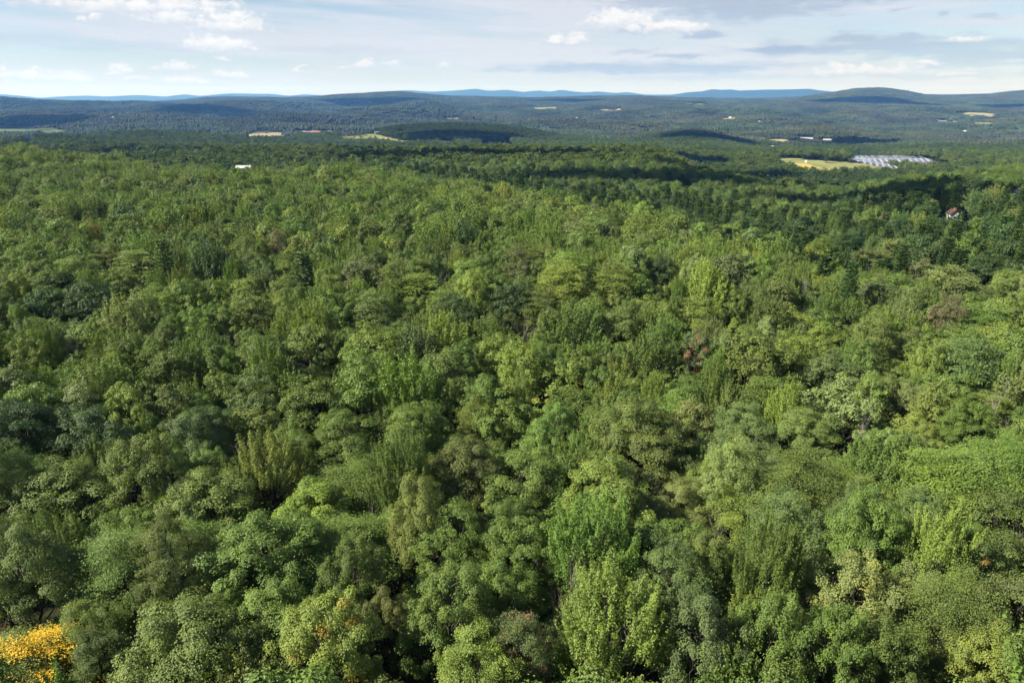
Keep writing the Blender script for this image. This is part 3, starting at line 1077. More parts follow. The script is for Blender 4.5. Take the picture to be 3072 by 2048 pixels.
KINDS = ['round', 'shoots', 'layered', 'tuft', 'fine']
LEAFL = {'round': 0.152, 'shoots': 0.15, 'layered': 0.155, 'tuft': 0.152, 'fine': 0.13}
PROTO0, PROTO1, PROTO2, PROTO3 = {}, {}, {}, {}
for ki, kd in enumerate(KINDS):
    for vv_ in range(3):
        sd = 100 + ki * 10 + vv_
        nl = {'round': 52000, 'shoots': 48000, 'layered': 46000, 'tuft': 50000, 'fine': 48000}[kd]
        ncl = {'round': 190, 'shoots': 205, 'layered': 215, 'tuft': 170, 'fine': 290}[kd]
        V, Fq, rn, cl, lb = crown(sd, kd, nl, LEAFL[kd], ncl)
        PROTO0[kd, vv_] = (mesh_np('crown', V, Fq, [M_LEAF], False, {'rnd': rn, 'cl': cl}), trunk_mesh('trunk', sd, lb))
        V, Fq, rn, cl, lb = crown(sd + 5, kd, 14000, LEAFL[kd] * 1.7, int(ncl * 0.85))
        PROTO1[kd, vv_] = (mesh_np('crown', V, Fq, [M_LEAF], False, {'rnd': rn, 'cl': cl}), trunk_mesh('trunk', sd + 5, lb, False))
    for vv_ in range(2):
        V, Fq, rn, cl, lb = crown(300 + ki * 10 + vv_, kd, 4200, LEAFL[kd] * 2.85, 190)
        PROTO2[kd, vv_] = mesh_np('crown_mid', V, Fq, [M_LEAF], False, {'rnd': rn, 'cl': cl})
for ki, kd in enumerate(['round', 'tuft', 'layered', 'fine']):
    V, Fq, rn, cl, lb = crown(500 + ki * 10, kd, 520, 1.15, 60)
    PROTO3[kd, 0] = mesh_np('crown_small', V, Fq, [M_FAR], False, {'rnd': rn, 'cl': cl})


def conifer(seed, nb, nt, L, wide=1.0):
    r = np.random.default_rng(seed)
    P, T, Nn = [], [], []
    cls = []
    for w in range(nb):
        z = 3.0 + 15.0 * (w / nb) ** 0.92
        ln = (0.5 + 3.3 * (1 - (z - 3) / 15.6) ** 0.85) * wide
        nbr = 7 if w < nb * 0.7 else 5
        a0 = r.uniform(0, 6.28)
        for bi in range(nbr):
            a = a0 + bi * 2 * math.pi / nbr + r.uniform(-0.3, 0.3)
            l_ = ln * r.uniform(0.75, 1.15)
            cval = r.uniform()
            s = r.uniform(0.18, 1.0, nt) ** 0.75
            dirv = np.array([math.cos(a), math.sin(a), 0])
            side = np.array([-math.sin(a), math.cos(a), 0])
            base = np.array([0, 0, z])
            lat = r.normal(0, 0.30, nt) * (0.35 + s * 0.7)
            pz = (-0.22 * s * l_ + 0.30 * s ** 2 * l_) + r.normal(0, 0.06, nt)
            p = base + dirv * (s * l_)[:, None] + side * lat[:, None] + np.array([0, 0, 1.0]) * pz[:, None]
            t = unit(dirv * 0.8 + side * np.sign(lat)[:, None] * 0.6 + np.array([0, 0, 0.25]) + 0.3 * r.normal(size=(nt, 3)))
            n = unit(np.array([0, 0, 1.0]) + 0.4 * r.normal(size=(nt, 3)))
            n = unit(n - np.sum(n * t, 1, keepdims=True) * t)
            P.append(p)
            T.append(t)
            Nn.append(n)
            cls.append(np.full(nt, cval))
    P, T, Nn, cls = map(np.concatenate, (P, T, Nn, cls))
    LL = L * r.uniform(0.7, 1.25, len(P))
    V, Fq = leaf_quads(P, T, Nn, LL, LL * 0.42, 0.05, 0.05)
    return V, Fq, r.uniform(0, 1, len(P)), cls


CON = []
for s in range(2):
    V, Fq, rn, cl = conifer(70 + s, 20, 60, 0.55, 1.0 + 0.12 * s)
    b = MB()
    b.tube([(0, 0, -1), (0, 0, 8), (0.1, 0, 18.3)], [0.32, 0.2, 0.03], 7)
    CON.append((mesh_np('crown', V, Fq, [M_NEEDLE], False, {'rnd': rn, 'cl': cl}), b.mesh('trunk', [M_BARK], True)))
V, Fq, rn, cl = conifer(80, 10, 9, 1.5, 1.1)
CON_FAR = mesh_np('conifer_small', V, Fq, [M_NEEDLE], False, {'rnd': rn, 'cl': cl})


def bare(seed, twigsn=3, spread=0.75):
    r = np.random.default_rng(seed)
    b = MB()

    def grow(p, d, ln, rad_, lev):
        n = 4
        pts = [p]
        dd_ = d.copy()
        for _ in range(n):
            dd_ = unit(dd_ + r.normal(0, 0.13, 3) + np.array([0, 0, 0.06]))
            pts.append(pts[-1] + dd_ * ln / n)
        rr_ = np.linspace(rad_, rad_ * 0.5, n + 1)
        b.tube(pts, rr_, 5 if lev < 2 else 3)
        if lev >= 4:
            return
        for _ in range([5, 4, 4, 3][lev]):
            kx = r.integers(1, n + 1)
            nd = unit(dd_ + spread * r.normal(size=3) + np.array([0, 0, 0.15]))
            grow(pts[kx], nd, ln * r.uniform(0.5, 0.72), rr_[kx] * 0.6, lev + 1)
    grow(np.array([0, 0, -0.5]), np.array([0, 0, 1.0]), 8.5, 0.22, 0)
    return b.mesh('branches', [M_DEAD], True)


BARE = [bare(5), bare(9)]


def patch(seed):
    """a 50 m square of closed canopy for the far slopes: low crowns of uneven height"""
    r = np.random.default_rng(seed)
    V, Fq, F3, rn, cl = [], [], [], [], []
    nv = 0
    seg, rings = 7, 3
    q3, c3, q4, c4 = [], [], [], []
    for i in range(6):
        for j in range(6):
            cx, cy_ = (i + 0.5 + r.uniform(-.42, .42)) * 8.4 - 25.2, (j + 0.5 + r.uniform(-.42, .42)) * 8.4 - 25.2
            R = r.uniform(3.6, 6.2)
            h = r.uniform(8.5, 15.0)
            cv = r.uniform()
            ph = np.linspace(0, 2 * math.pi, seg, endpoint=False) + r.uniform(0, 6)
            for k_ in range(rings):
                rr_ = R * (1.0, 0.88, 0.52)[k_] * r.uniform(0.78, 1.15, seg)
                z = h - R * (1.5, 0.55, 0.12)[k_] + r.normal(0, 0.45, seg)
                V.append(np.column_stack([cx + rr_ * np.cos(ph), cy_ + rr_ * np.sin(ph), z]))
            V.append(np.array([[cx + r.normal(0, .4), cy_ + r.normal(0, .4), h]]))
            for k_ in range(rings - 1):
                for s in range(seg):
                    s2 = (s + 1) % seg
                    q4.append((nv + k_ * seg + s, nv + k_ * seg + s2, nv + (k_ + 1) * seg + s2, nv + (k_ + 1) * seg + s))
                    c4.append(cv)
            for s in range(seg):
                q3.append((nv + (rings - 1) * seg + s, nv + (rings - 1) * seg + (s + 1) % seg, nv + rings * seg))
                c3.append(cv)
            nv += rings * seg + 1
    n = len(q4) + len(q3)
    return mesh_np('canopy_patch', np.concatenate(V), [np.array(q4), np.array(q3)], [M_FAR], False,
                   {'rnd': r.uniform(0, 1, n) * 0.55 + np.array(c4 + c3) * 0.45, 'cl': np.array(c4 + c3)})


PATCH = [patch(s) for s in (1, 2, 3)]

# ------------------------------------------------------------------ trees: palette
PAL = {
    'mid green': (0.121, 0.171, 0.036), 'bright green': (0.148, 0.208, 0.042), 'yellow green': (0.200, 0.242, 0.047), 'lime green': (0.193, 0.251, 0.048),
    'olive': (0.151, 0.186, 0.046), 'brownish olive': (0.151, 0.168, 0.050), 'dark green': (0.056, 0.095, 0.026), 'blue green': (0.107, 0.152, 0.052),
    'grey green': (0.149, 0.186, 0.068), 'pale green': (0.217, 0.248, 0.087), 'yellow': (0.670, 0.410, 0.024), 'rust brown': (0.180, 0.145, 0.075),
    'dull brown': (0.173, 0.172, 0.080), 'orange': (0.300, 0.220, 0.050)}
FORM = {'round': 'round-crowned', 'shoots': 'upright-shooted', 'layered': 'flat-layered', 'tuft': 'tufted', 'fine': 'fine-leaved'}


class Tree:
    pass


TREES = []


def add_tree(x, y, cr, ht, kind, col, note=None, short=None, tip=0.0, tipc=(0.3, 0.07, 0.04), species='broadleaf'):
    t = Tree()
    t.x, t.y, t.cr, t.ht, t.kind, t.col = x, y, cr, ht, kind, col
    t.note, t.short, t.tip, t.tipc, t.species = note, short, tip, tipc, species
    TREES.append(t)
    return t


def at_pixel(u, v, w, kind, col, note=None, short=None, ht=None, species='broadleaf', cap=None, **kw):
    h = ht if ht else random.uniform(15.0, 18.5)
    p = hit(u, v, h * 0.66)
    depth = p[1] * cp + (H - p[2] - h * 0.66) * sp
    cr_ = 0.5 * w * depth / F
    cr_ = min(cr_, cap or (5.4 if v > 1300 else 4.7))
    if species == 'broadleaf' and w > 60:
        cr_ = max(cr_, h / 5.4)
    return add_tree(p[0], p[1], cr_, h, kind, col, note, short, species=species, **kw)


# the trees one can tell apart in the photograph: pixel of the crown's middle, its width, form, colour
NOT = [
    (90, 2035, 320, 'layered', 'olive', 'bright golden yellow autumn tree low at the bottom corner of the forest', 'the golden yellow tree', dict(ht=12.0, tip=0.50, tipc=(0.60, 0.41, 0.022))),
    (453, 1440, 270, 'tuft', 'bright green', 'bright fresh green clumpy tree standing out of the shaded trees behind the golden one', 'the clumpy green tree', {}),
    (205, 1520, 380, 'round', 'olive', 'broad olive tree beside the fresh green clumpy tree', None, {}),
    (43, 1450, 210, 'fine', 'blue green', None, None, {}),
    (365, 1740, 310, 'layered', 'bright green', 'green tree with flat sprays just behind the golden yellow tree', None, {}),
    (634, 1560, 300, 'round', 'olive', None, None, {}),
    (830, 1450, 250, 'shoots', 'yellow green', 'tall narrow light green tree next to the bare grey branches', None, {}),
    (800, 1720, 380, 'tuft', 'mid green', None, None, {}),
    (570, 1720, 190, 'fine', 'brownish olive', None, None, {}),
    (324, 2010, 140, 'fine', 'grey green', 'small silvery grey-green tree in front of the golden yellow tree', None, dict(ht=12.5)),
    (620, 1980, 340, 'round', 'olive', None, None, {}),
    (1000, 1985, 320, 'tuft', 'yellow green', 'light yellow-green tufted tree on the lower edge of the picture', None, dict(tip=0.15, tipc=(0.25, 0.2, 0.04))),
    (70, 1340, 320, 'round', 'dark green', None, None, {}),
    (290, 1335, 300, 'round', 'dark green', None, None, {}),
    (75, 1750, 280, 'round', 'brownish olive', None, None, {}),
    (1572, 1460, 250, 'tuft', 'bright green', None, None, {}),
    (1811, 1530, 340, 'tuft', 'yellow green', 'biggest bright green tufted tree in the middle of the near forest', 'the biggest tufted tree', {}),
    (1535, 1670, 250, 'tuft', 'bright green', None, None, {}),
    (1740, 1680, 270, 'shoots', 'bright green', None, None, {}),
    (1396, 1430, 210, 'round', 'brownish olive', None, None, {}),
    (1954, 1400, 270, 'round', 'brownish olive', None, None, {}),
    (1224, 1470, 180, 'shoots', 'bright green', None, None, {}),
    (1253, 1350, 190, 'round', 'mid green', None, None, {}),
    (1329, 1680, 230, 'fine', 'bright green', None, None, {}),
    (1281, 1580, 180, 'round', 'olive', None, None, {}),
    (1835, 1910, 350, 'shoots', 'yellow green', 'broad dense yellow-green tree with upright shoots on the lower edge', 'the dense yellow-green tree', {}),
    (1992, 1820, 180, 'fine', 'grey green', None, None, {}),
    (1348, 1890, 310, 'tuft', 'bright green', None, None, {}),
    (1590, 2020, 150, 'fine', 'grey green', 'grey-green tree with red autumn tips on the lower edge', 'the red-tipped tree', dict(tip=0.24, tipc=(0.24, 0.165, 0.11), ht=16)),
    (1062, 1770, 220, 'tuft', 'mid green', None, None, {}),
    (2191, 1460, 190, 'fine', 'pale green', 'pale straw-green tree next to the dark olive layered tree', None, {}),
    (2391, 1500, 230, 'layered', 'olive', None, None, {}),
    (2654, 1440, 230, 'shoots', 'mid green', None, None, {}),
    (2883, 1515, 290, 'layered', 'lime green', 'broad lime-green layered tree near the bare twiggy tree', 'the broad lime tree', {}),
    (2763, 1596, 220, 'fine', 'grey green', 'smooth round grey-green tree in front of the broad lime tree', None, {}),
    (2234, 1543, 120, 'layered', 'lime green', 'little lime-green sapling between taller trees', 'the lime sapling', dict(ht=14.5)),
    (2334, 1640, 230, 'fine', 'grey green', None, None, {}),
    (2277, 1740, 240, 'shoots', 'mid green', None, None, {}),
    (2120, 1720, 200, 'round', 'olive', None, None, {}),
    (2525, 1820, 280, 'tuft', 'pale green', 'pale yellow-green tufted tree with glinting leaves', 'the pale glinting tree', dict(tip=0.10, tipc=(0.24, 0.23, 0.06))),
    (2725, 1863, 230, 'round', 'brownish olive', None, None, {}),
    (3002, 1434, 260, 'layered', 'mid green', None, None, {}),
    (2787, 1753, 160, 'shoots', 'lime green', None, None, {}),
    (2906, 1767, 230, 'round', 'olive', None, None, dict(tip=0.10, tipc=(0.22, 0.16, 0.05))),
    (2897, 1920, 190, 'layered', 'mid green', None, None, {}),
    (2868, 2015, 210, 'tuft', 'yellow green', None, None, {}),
    (2153, 1968, 190, 'tuft', 'blue green', None, None, {}),
    (2315, 1977, 230, 'tuft', 'mid green', None, None, {}),
    (2477, 1995, 240, 'tuft', 'mid green', None, None, {}),
    (3026, 1896, 210, 'round', 'brownish olive', None, None, {}),
    (2590, 1620, 200, 'fine', 'grey green', None, None, {}),
    (2560, 1690, 170, 'tuft', 'mid green', None, None, {}),
    # the middle distance
    (513, 1140, 300, 'fine', 'mid green', 'wide dome of fine mid-green leaves beyond the fresh green clumpy tree', 'the wide green dome', {}),
    (388, 985, 190, 'shoots', 'pale green', 'whitish-green tree with upright plumes in front of dark shade', 'the whitish plumed tree', {}),
    (150, 945, 200, 'round', 'dark green', None, None, {}),
    (260, 930, 170, 'round', 'dark green', None, None, {}),
    (411, 816, 120, 'layered', 'lime green', 'bright lime tree standing next to the blue-green pine', 'the bright lime tree', {}),
    (638, 825, 170, 'shoots', 'dark green', None, None, {}),
    (826, 753, 70, 'fine', 'rust brown', 'rusty brown tree alone in the green canopy', 'the rusty brown tree', {}),
    (290, 719, 50, 'fine', 'orange', 'small orange treetop showing in the green canopy', 'the small orange treetop', {}),
    (321, 798, 150, 'fine', 'brownish olive', None, None, {}),
    (549, 923, 180, 'tuft', 'bright green', None, None, {}),
    (768, 968, 180, 'fine', 'brownish olive', None, None, {}),
    (732, 1200, 150, 'fine', 'grey green', None, None, {}),
    (580, 1003, 120, 'tuft', 'lime green', None, None, {}),
    (147, 1080, 100, 'shoots', 'olive', None, None, {}),
    (1238, 1090, 140, 'shoots', 'grey green', None, None, {}),
    (1247, 1190, 200, 'shoots', 'lime green', 'lime-green plumed tree in the middle of the canopy', 'the lime plumed tree', {}),
    (1685, 1165, 300, 'tuft', 'yellow green', None, None, dict(tip=0.15, tipc=(0.25, 0.2, 0.04))),
    (1725, 1021, 180, 'shoots', 'mid green', None, None, {}),
    (1953, 1110, 230, 'shoots', 'mid green', None, None, {}),
    (1895, 1334, 240, 'round', 'olive', None, None, {}),
    (1256, 887, 190, 'layered', 'yellow green', None, None, {}),
    (1109, 960, 160, 'fine', 'grey green', None, None, {}),
    (1380, 955, 160, 'fine', 'blue green', None, None, {}),
    (1690, 870, 170, 'layered', 'yellow green', None, None, {}),
    (1095, 847, 130, 'fine', 'dull brown', None, None, {}),
    (1551, 812, 110, 'fine', 'dull brown', None, None, {}),
    (1988, 838, 110, 'fine', 'dark green', None, None, {}),
    (1850, 1003, 150, 'fine', 'brownish olive', None, None, {}),
    (2637, 903, 190, 'fine', 'blue green', 'large smooth blue-green dome in front of the wood road', 'the big blue-green dome', {}),
    (2910, 1121, 300, 'layered', 'blue green', 'wide dark blue-green layered tree on the slope by the broad lime trees', 'the dark layered tree', {}),
    (2271, 1121, 250, 'tuft', 'yellow green', None, None, {}),
    (2709, 1077, 110, 'round', 'brownish olive', None, None, dict(tip=0.4, tipc=(0.2, 0.135, 0.04))),
    (2494, 1157, 190, 'fine', 'grey green', None, None, {}),
    (2084, 1077, 80, 'tuft', 'grey green', 'grey-green tree with a crimson top beside tall plumed trees', 'the crimson-topped tree', dict(tip=0.38, tipc=(0.24, 0.135, 0.09))),
    (2249, 1313, 190, 'fine', 'grey green', None, None, {}),
    (2521, 1255, 200, 'tuft', 'pale green', None, None, {}),
    (2820, 965, 90, 'fine', 'rust brown', 'dusty pinkish brown tree below the dark shaded trees', 'the dusty pink-brown tree', {}),
    (2600, 800, 200, 'fine', 'brownish olive', 'big dark brown round tree right beside the power line', 'the brown roadside tree', dict(cap=7.0)),
    (2540, 745, 170, 'fine', 'dark green', 'big dark round tree behind the power line gap', 'the dark gap tree', dict(cap=7.0)),
    (2460, 755, 100, 'layered', 'lime green', None, None, {}),
    (2860, 870, 220, 'fine', 'brownish olive', None, None, dict(cap=6.5)), (2455, 715, 110, 'round', 'dark green', None, None, {}), (2395, 700, 90, 'round', 'dark green', None, None, {}),
    (2330, 690, 80, 'fine', 'dark green', None, None, {}), (2690, 765, 140, 'fine', 'brownish olive', None, None, {}), (2770, 790, 150, 'round', 'dark green', None, None, {}),
    (2950, 840, 160, 'round', 'dark green', None, None, {}), (3030, 880, 140, 'fine', 'brownish olive', None, None, {}), (2680, 700, 90, 'round', 'dark green', None, None, {}),
    (2900, 760, 130, 'tuft', 'mid green', None, None, {}), (3010, 780, 130, 'round', 'dark green', None, None, {}), (2790, 690, 80, 'fine', 'dark green', None, None, {}),
    (2760, 830, 60, 'fine', 'dull brown', None, None, {}),
    (2190, 705, 90, 'round', 'yellow green', None, None, dict(ht=15, tip=0.45, tipc=(0.26, 0.17, 0.04))),
    (2930, 700, 110, 'tuft', 'bright green', None, None, {}),
    (2430, 780, 80, 'fine', 'yellow green', None, None, {}),
    (1105, 700, 100, 'fine', 'olive', None, None, {}),
    (350, 880, 130, 'tuft', 'bright green', None, None, {}),
    (940, 1060, 220, 'round', 'mid green', None, None, {}),
    (960, 1250, 220, 'fine', 'olive', None, None, {}),
    (1040, 1350, 210, 'round', 'mid green', None, None, {}),
    (1650, 1330, 200, 'tuft', 'bright green', None, None, {}),
    (1490, 1300, 190, 'tuft', 'mid green', None, None, {}),
    (2080, 1300, 180, 'round', 'brownish olive', None, None, {}),
    (2400, 1340, 180, 'round', 'olive', None, None, {}),
    (2900, 1330, 170, 'tuft', 'bright green', None, None, {}),
    (2780, 1240, 170, 'tuft', 'lime green', None, None, {}),
    (600, 1330, 240, 'round', 'blue green', None, None, {}),
]
for (u, v, w, kd, cl_, note, short, kw) in NOT:
    at_pixel(u, v, w, kd, cl_, note, short, **kw)
CONS = [(495, 800, 95, 'lone soft blue-green pine next to the bright lime tree', 'the lone blue-green pine', 'blue green'),
        (911, 838, 115, 'stout blue-grey spruce among green broadleaf trees', 'the blue-grey spruce', 'blue green'),
        (1238, 452, 34, None, None, 'dark green'), (2045, 545, 44, None, None, 'dark green'), (2060, 560, 40, None, None, 'dark green'),
        (2437, 600, 70, 'pale green pine poking above the dark wood behind the road', 'the pale poking pine', 'mid green'),
        (2350, 655, 60, None, None, 'dark green'), (2240, 630, 55, None, None, 'dark green'), (2200, 600, 50, None, None, 'dark green'),
        (2410, 690, 70, None, None, 'dark green'), (2650, 680, 60, None, None, 'dull brown'), (2730, 685, 40, None, None, 'blue green'),
        (2000, 575, 44, None, None, 'dark green'), (2130, 590, 44, None, None, 'dark green'), (2290, 640, 50, None, None, 'dark green'),
        (2700, 600, 50, None, None, 'dark green'), (2480, 470, 30, None, None, 'mid green'), (2465, 830, 70, None, None, 'dark green'), (2545, 880, 80, None, None, 'dark green')]
for (u, v, w, note, short, cl_) in CONS:
    t = at_pixel(u, v, w, 'conifer', cl_, note, short, ht=random.uniform(17, 21), species='conifer')
    t.cr = max(t.cr, 2.6)
DEADS = [(712, 1375, 120, 'bare grey dead tree beside the tall narrow light green tree', 'the bare grey tree'),
         (1565, 1000, 100, 'bare leafless grey tree among the plumed trees', 'the leafless grey tree'),
         (225, 1050, 110, 'fallen-looking bare grey tree behind the wide green dome', 'the fallen bare tree'),
         (2985, 1262, 110, 'bare twiggy grey tree below the wide dark layered tree', 'the bare twiggy tree'),
         (3030, 1740, 130, 'bare arching branches beside the olive tree with orange flecks', 'the bare arching branches'),
         (1330, 838, 70, None, None), (2430, 890, 60, None, None), (700, 1040, 60, None, None), (2140, 1590, 80, None, None), (760, 1530, 80, None, None),
         (1110, 1560, 80, None, None), (1700, 1800, 80, None, None), (2560, 1330, 70, None, None), (640, 760, 50, None, None), (1850, 700, 45, None, None),
         (2060, 1110, 60, 'small bare tree under the crimson-topped tree', None)]
for (u, v, w, note, short) in DEADS:
    at_pixel(u, v, w, 'dead', 'dull brown', note, short, ht=random.uniform(15, 17), species='dead')

# fill the rest of the near forest by throwing darts
cell = 6.0
gridh = {}


def gkey(x, y):
    return (int(math.floor(x / cell)), int(math.floor(y / cell)))


def reg(t):
    gridh.setdefault(gkey(t.x, t.y), []).append(t)


for t in TREES:
    reg(t)


def free(x, y, r_, tight=0.66):
    kx, ky = gkey(x, y)
    for i in range(-2, 3):
        for j in range(-2, 3):
            for t in gridh.get((kx + i, ky + j), ()):
                d2 = (t.x - x) ** 2 + (t.y - y) ** 2
                if d2 < ((t.cr + r_) * tight) ** 2:
                    return False
    return True


def proj(x, y, z):
    dep = y * cp + (H - z) * sp
    return 1536 + F * x / dep, 1024 - F * (y * sp + (z - H) * cp) / dep, dep


KEEP = []
for t in TREES:
    z = float(zg(t.x, t.y))
    u_, v_, dep = proj(t.x, t.y, z + t.ht * 0.70)
    KEEP.append((u_, v_, dep, t.cr * F / dep))
KEEP = np.array(KEEP)


def hides(x, y, r_, h):
    """would a tree here stand in front of one of the picked-out trees?"""
    z = float(zg(x, y))
    u_, v_, dep = proj(x, y, z + h)
    wpx = r_ * F / dep
    m = (KEEP[:, 2] > dep + 1.0) & (np.abs(KEEP[:, 0] - u_) < (KEEP[:, 3] + wpx) * 0.62) & (KEEP[:, 1] + KEEP[:, 3] * 0.15 > v_) & (KEEP[:, 1] < v_ + 4 * wpx)
    return bool(m.any())


def road_dist(x, y):
    best = np.full(np.shape(x), 1e9)
    for a, b in zip(ROADP[:-1], ROADP[1:]):
        ab = b - a
        tt = np.clip(((x - a[0]) * ab[0] + (y - a[1]) * ab[1]) / (ab @ ab), 0, 1)
        best = np.minimum(best, np.hypot(x - a[0] - tt * ab[0], y - a[1] - tt * ab[1]))
    return best


def cleared(x, y):
    """1 where a full tree may stand, 0 on fields, yards and roads"""
    x = np.asarray(x, float)
    y = np.asarray(y, float)
    ok = np.ones(x.shape)
    for poly in POLYS:
        lo, hi = poly.min(0) - 3, poly.max(0) + 3
        m = (x > lo[0]) & (x < hi[0]) & (y > lo[1]) & (y < hi[1])
        if m.any():
            mi = np.where(m)
            ok[mi] = np.where(in_poly(x[mi], y[mi], poly), 0.0, ok[mi])
    for (cx, cy_, ln, wd) in CLEAR:
        r_ = math.hypot(cx, cy_)
        ux, uy = cx / r_, cy_ / r_
        al = (x - cx) * ux + (y - cy_) * uy
        la = np.abs(-(x - cx) * uy + (y - cy_) * ux)
        f1 = (al > -ln) & (al < wd) & (la < wd)
        ok = np.where(f1 & (al > -ln * 0.25), 0.0, np.where(f1, np.minimum(ok, 0.45), ok))
    rd = road_dist(x, y)
    ok = np.where((rd < 4.5), 0.0, ok)
    return ok


names_w = ['mid green', 'bright green', 'yellow green', 'lime green', 'olive', 'brownish olive', 'dark green', 'blue green', 'grey green', 'pale green', 'dull brown']
prob = np.array([0.30, 0.30, 0.17, 0.02, 0.11, 0.025, 0.02, 0.01, 0.055, 0.015, 0.004])
prob = prob / prob.sum()
kprob = np.array([0.33, 0.19, 0.06, 0.31, 0.11])
kprob = kprob / kprob.sum()
cprob = np.cumsum(prob)
ckprob = np.cumsum(kprob)


def pick_kind(x, y):
    q = 0.5 + 0.30 * float(undul(x, y, 38, 0)) + random.uniform(-0.35, 0.35)
    return KINDS[int(np.searchsorted(ckprob, (q % 1.0) * 0.9999))]


def pick_col(x, y):
    q = 0.42 + 0.25 * float(undul(x, y, 55, 10)) + random.uniform(-0.42, 0.42)
    return names_w[int(np.searchsorted(cprob, (q % 1.0) * 0.9999))]


NC = 90000
cth = rng.uniform(math.radians(-50), math.radians(50), NC)
crd = np.sqrt(rng.uniform(17.0 ** 2, 640.0 ** 2, NC))
cxs, cys = crd * np.sin(cth), crd * np.cos(cth)
okc = cleared(cxs, cys)
crs = np.clip(rng.lognormal(math.log(2.95), 0.25, NC), 1.9, 4.6)
order = np.argsort(-crs + rng.normal(0, 1.6, NC))
for i in order:
    if okc[i] <= 0:
        continue
    x, y, r_ = float(cxs[i]), float(cys[i]), float(crs[i])
    if free(x, y, r_):
        if crd[i] < 75:
            r_ *= 1.25
        h = 11.6 + 1.3 * r_ + random.uniform(-2.4, 2.4)
        gx0, gy0 = x - TREES[0].x, y - TREES[0].y
        al_ = (gx0 * SUN[0] + gy0 * SUN[1]) / math.hypot(SUN[0], SUN[1])
        if 0 < al_ < 22 and abs(gx0 * SUN[1] - gy0 * SUN[0]) / math.hypot(SUN[0], SUN[1]) < 5:
            h = min(h, 9.0 + 0.25 * al_)
        if hides(x, y, r_, h):
            h = 11.0 + 0.6 * r_
            if hides(x, y, r_, h):
                continue
        low = okc[i] < 1
        if low:
            h *= 0.42
        un = x / y * 1.03 * F + 1536
        ycr = np.interp(un, [0, 700, 1250, 1790, 2250, 2750, 3072], [505, 356, 392, 258, 190, 150, 150])
        colw = pick_col(x, y)
        sp_w = 'broadleaf'
        if low:
            pass
        elif un > 1150 and 12 < y - ycr < 200 and random.random() < 0.86:
            if random.random() < 0.42:
                sp_w = 'belt'
                r_ *= 0.95
                h += 3.5
            colw = random.choice(['dark green', 'dark green', 'dark green', 'blue green', 'brownish olive', 'mid green'])
        elif y - ycr > 5 and random.random() < 0.65:
            colw = random.choice(['dark green', 'mid green', 'blue green'])
        elif -80 < y - ycr < 0 and random.random() < 0.4:
            colw = random.choice(['yellow green', 'bright green', 'yellow green', 'pale green'])
        t = add_tree(x, y, r_, h, pick_kind(x, y), colw, species=sp_w)
        reg(t)
# understorey: slighter trees in the remaining gaps
for i in rng.permutation(NC)[:40000]:
    if okc[i] <= 0:
        continue
    x, y = float(cxs[i]) + 1.3, float(cys[i]) + 2.1
    r_ = random.uniform(1.5, 2.3)
    if crd[i] < 330 and free(x, y, r_, 0.72) and not hides(x, y, r_, 9.5):
        t = add_tree(x, y, r_, random.uniform(7.0, 10.5), pick_kind(x, y), pick_col(x, y))
        reg(t)
for t in TREES:
    t.z = float(zg(t.x, t.y))
    t.rot = random.uniform(0, 6.28)
    jit = np.clip(rng.normal(1.0, 0.035, 3), 0.9, 1.1) * np.clip(rng.normal(1.0, 0.12), 0.75, 1.3)
    base_c = np.array(PAL[t.col])
    if t.col not in ('yellow', 'orange', 'rust brown', 'dark green'):
        base_c = base_c * 0.76 + np.array(PAL['mid green']) * 0.24
    t.tint = base_c * jit * np.array([0.93, 1.0, 1.02])
    zc = t.z + t.ht * 0.66
    dep = t.y * cp + (H - zc) * sp
    t.dep = dep
    t.u = 1536 + F * t.x / dep
    t.v = 1024 - F * ((zc - H) * cp + t.y * sp) / dep if False else 1024 - F * (t.y * sp + (zc - H) * cp) / dep
    t.px = t.cr * 2 * F / dep
    t.inside = (-t.px * 0.35 < t.u < 3072 + t.px * 0.35) and (t.v < 2048 + t.px * 0.35)

broad = [t for t in TREES if t.species == 'broadleaf']
named = [t for t in broad if t.note or t.short]
score = lambda t: (1e6 if (t.note or t.short) else 0) + (t.px if t.inside else -1e6) * (0.55 if t.ht < 12.5 and not t.note else 1.0)
broad.sort(key=score, reverse=True)
INDIV = broad[:300]
REST = broad[300:] + [t for t in TREES if t.species == 'belt']

# labels that single out each tree: looks first, then its place by the nearest landmark
LAND = [t for t in TREES if t.short]
ORD = ['', 'second ', 'third ', 'fourth ', 'fifth ', 'sixth ', 'seventh ', 'eighth ', 'ninth ']


def rel(t, l):
    dx, dy = t.x - l.x, t.y - l.y
    if abs(dy) >= abs(dx):
        return 'behind' if dy > 0 else 'in front of'
    return 'on the shaded side of' if dx > 0 else 'on the sunny side of'


def size_word(t):
    return 'broad' if t.cr > 4.6 else ('slender' if t.cr < 3.0 else 'medium')


buckets = {}
for t in INDIV + [q for q in TREES if q.species in ('conifer', 'dead')]:
    if t.note:
        t.label = t.note
        continue
    l = min((q for q in LAND if q is not t), key=lambda q: (q.x - t.x) ** 2 + (q.y - t.y) ** 2)
    form = FORM.get(t.kind, 'pointed')
    kindw = {'broadleaf': 'tree', 'conifer': 'conifer', 'dead': 'bare tree'}[t.species]
    key = (size_word(t), t.col, form, kindw, rel(t, l), l.short) if t.species != 'dead' else ('grey', 'leafless', 'bare', 'tree', rel(t, l), l.short)
    buckets.setdefault(key, []).append((math.hypot(t.x - l.x, t.y - l.y), t))
for key, lst in buckets.items():
    lst.sort(key=lambda q: q[0])
    for i, (_, t) in enumerate(lst):
        t.label = f'{ORD[min(i, 8)]}{key[0]} {key[1]} {key[2]} {key[3]} {key[4]} {key[5]}'.strip()

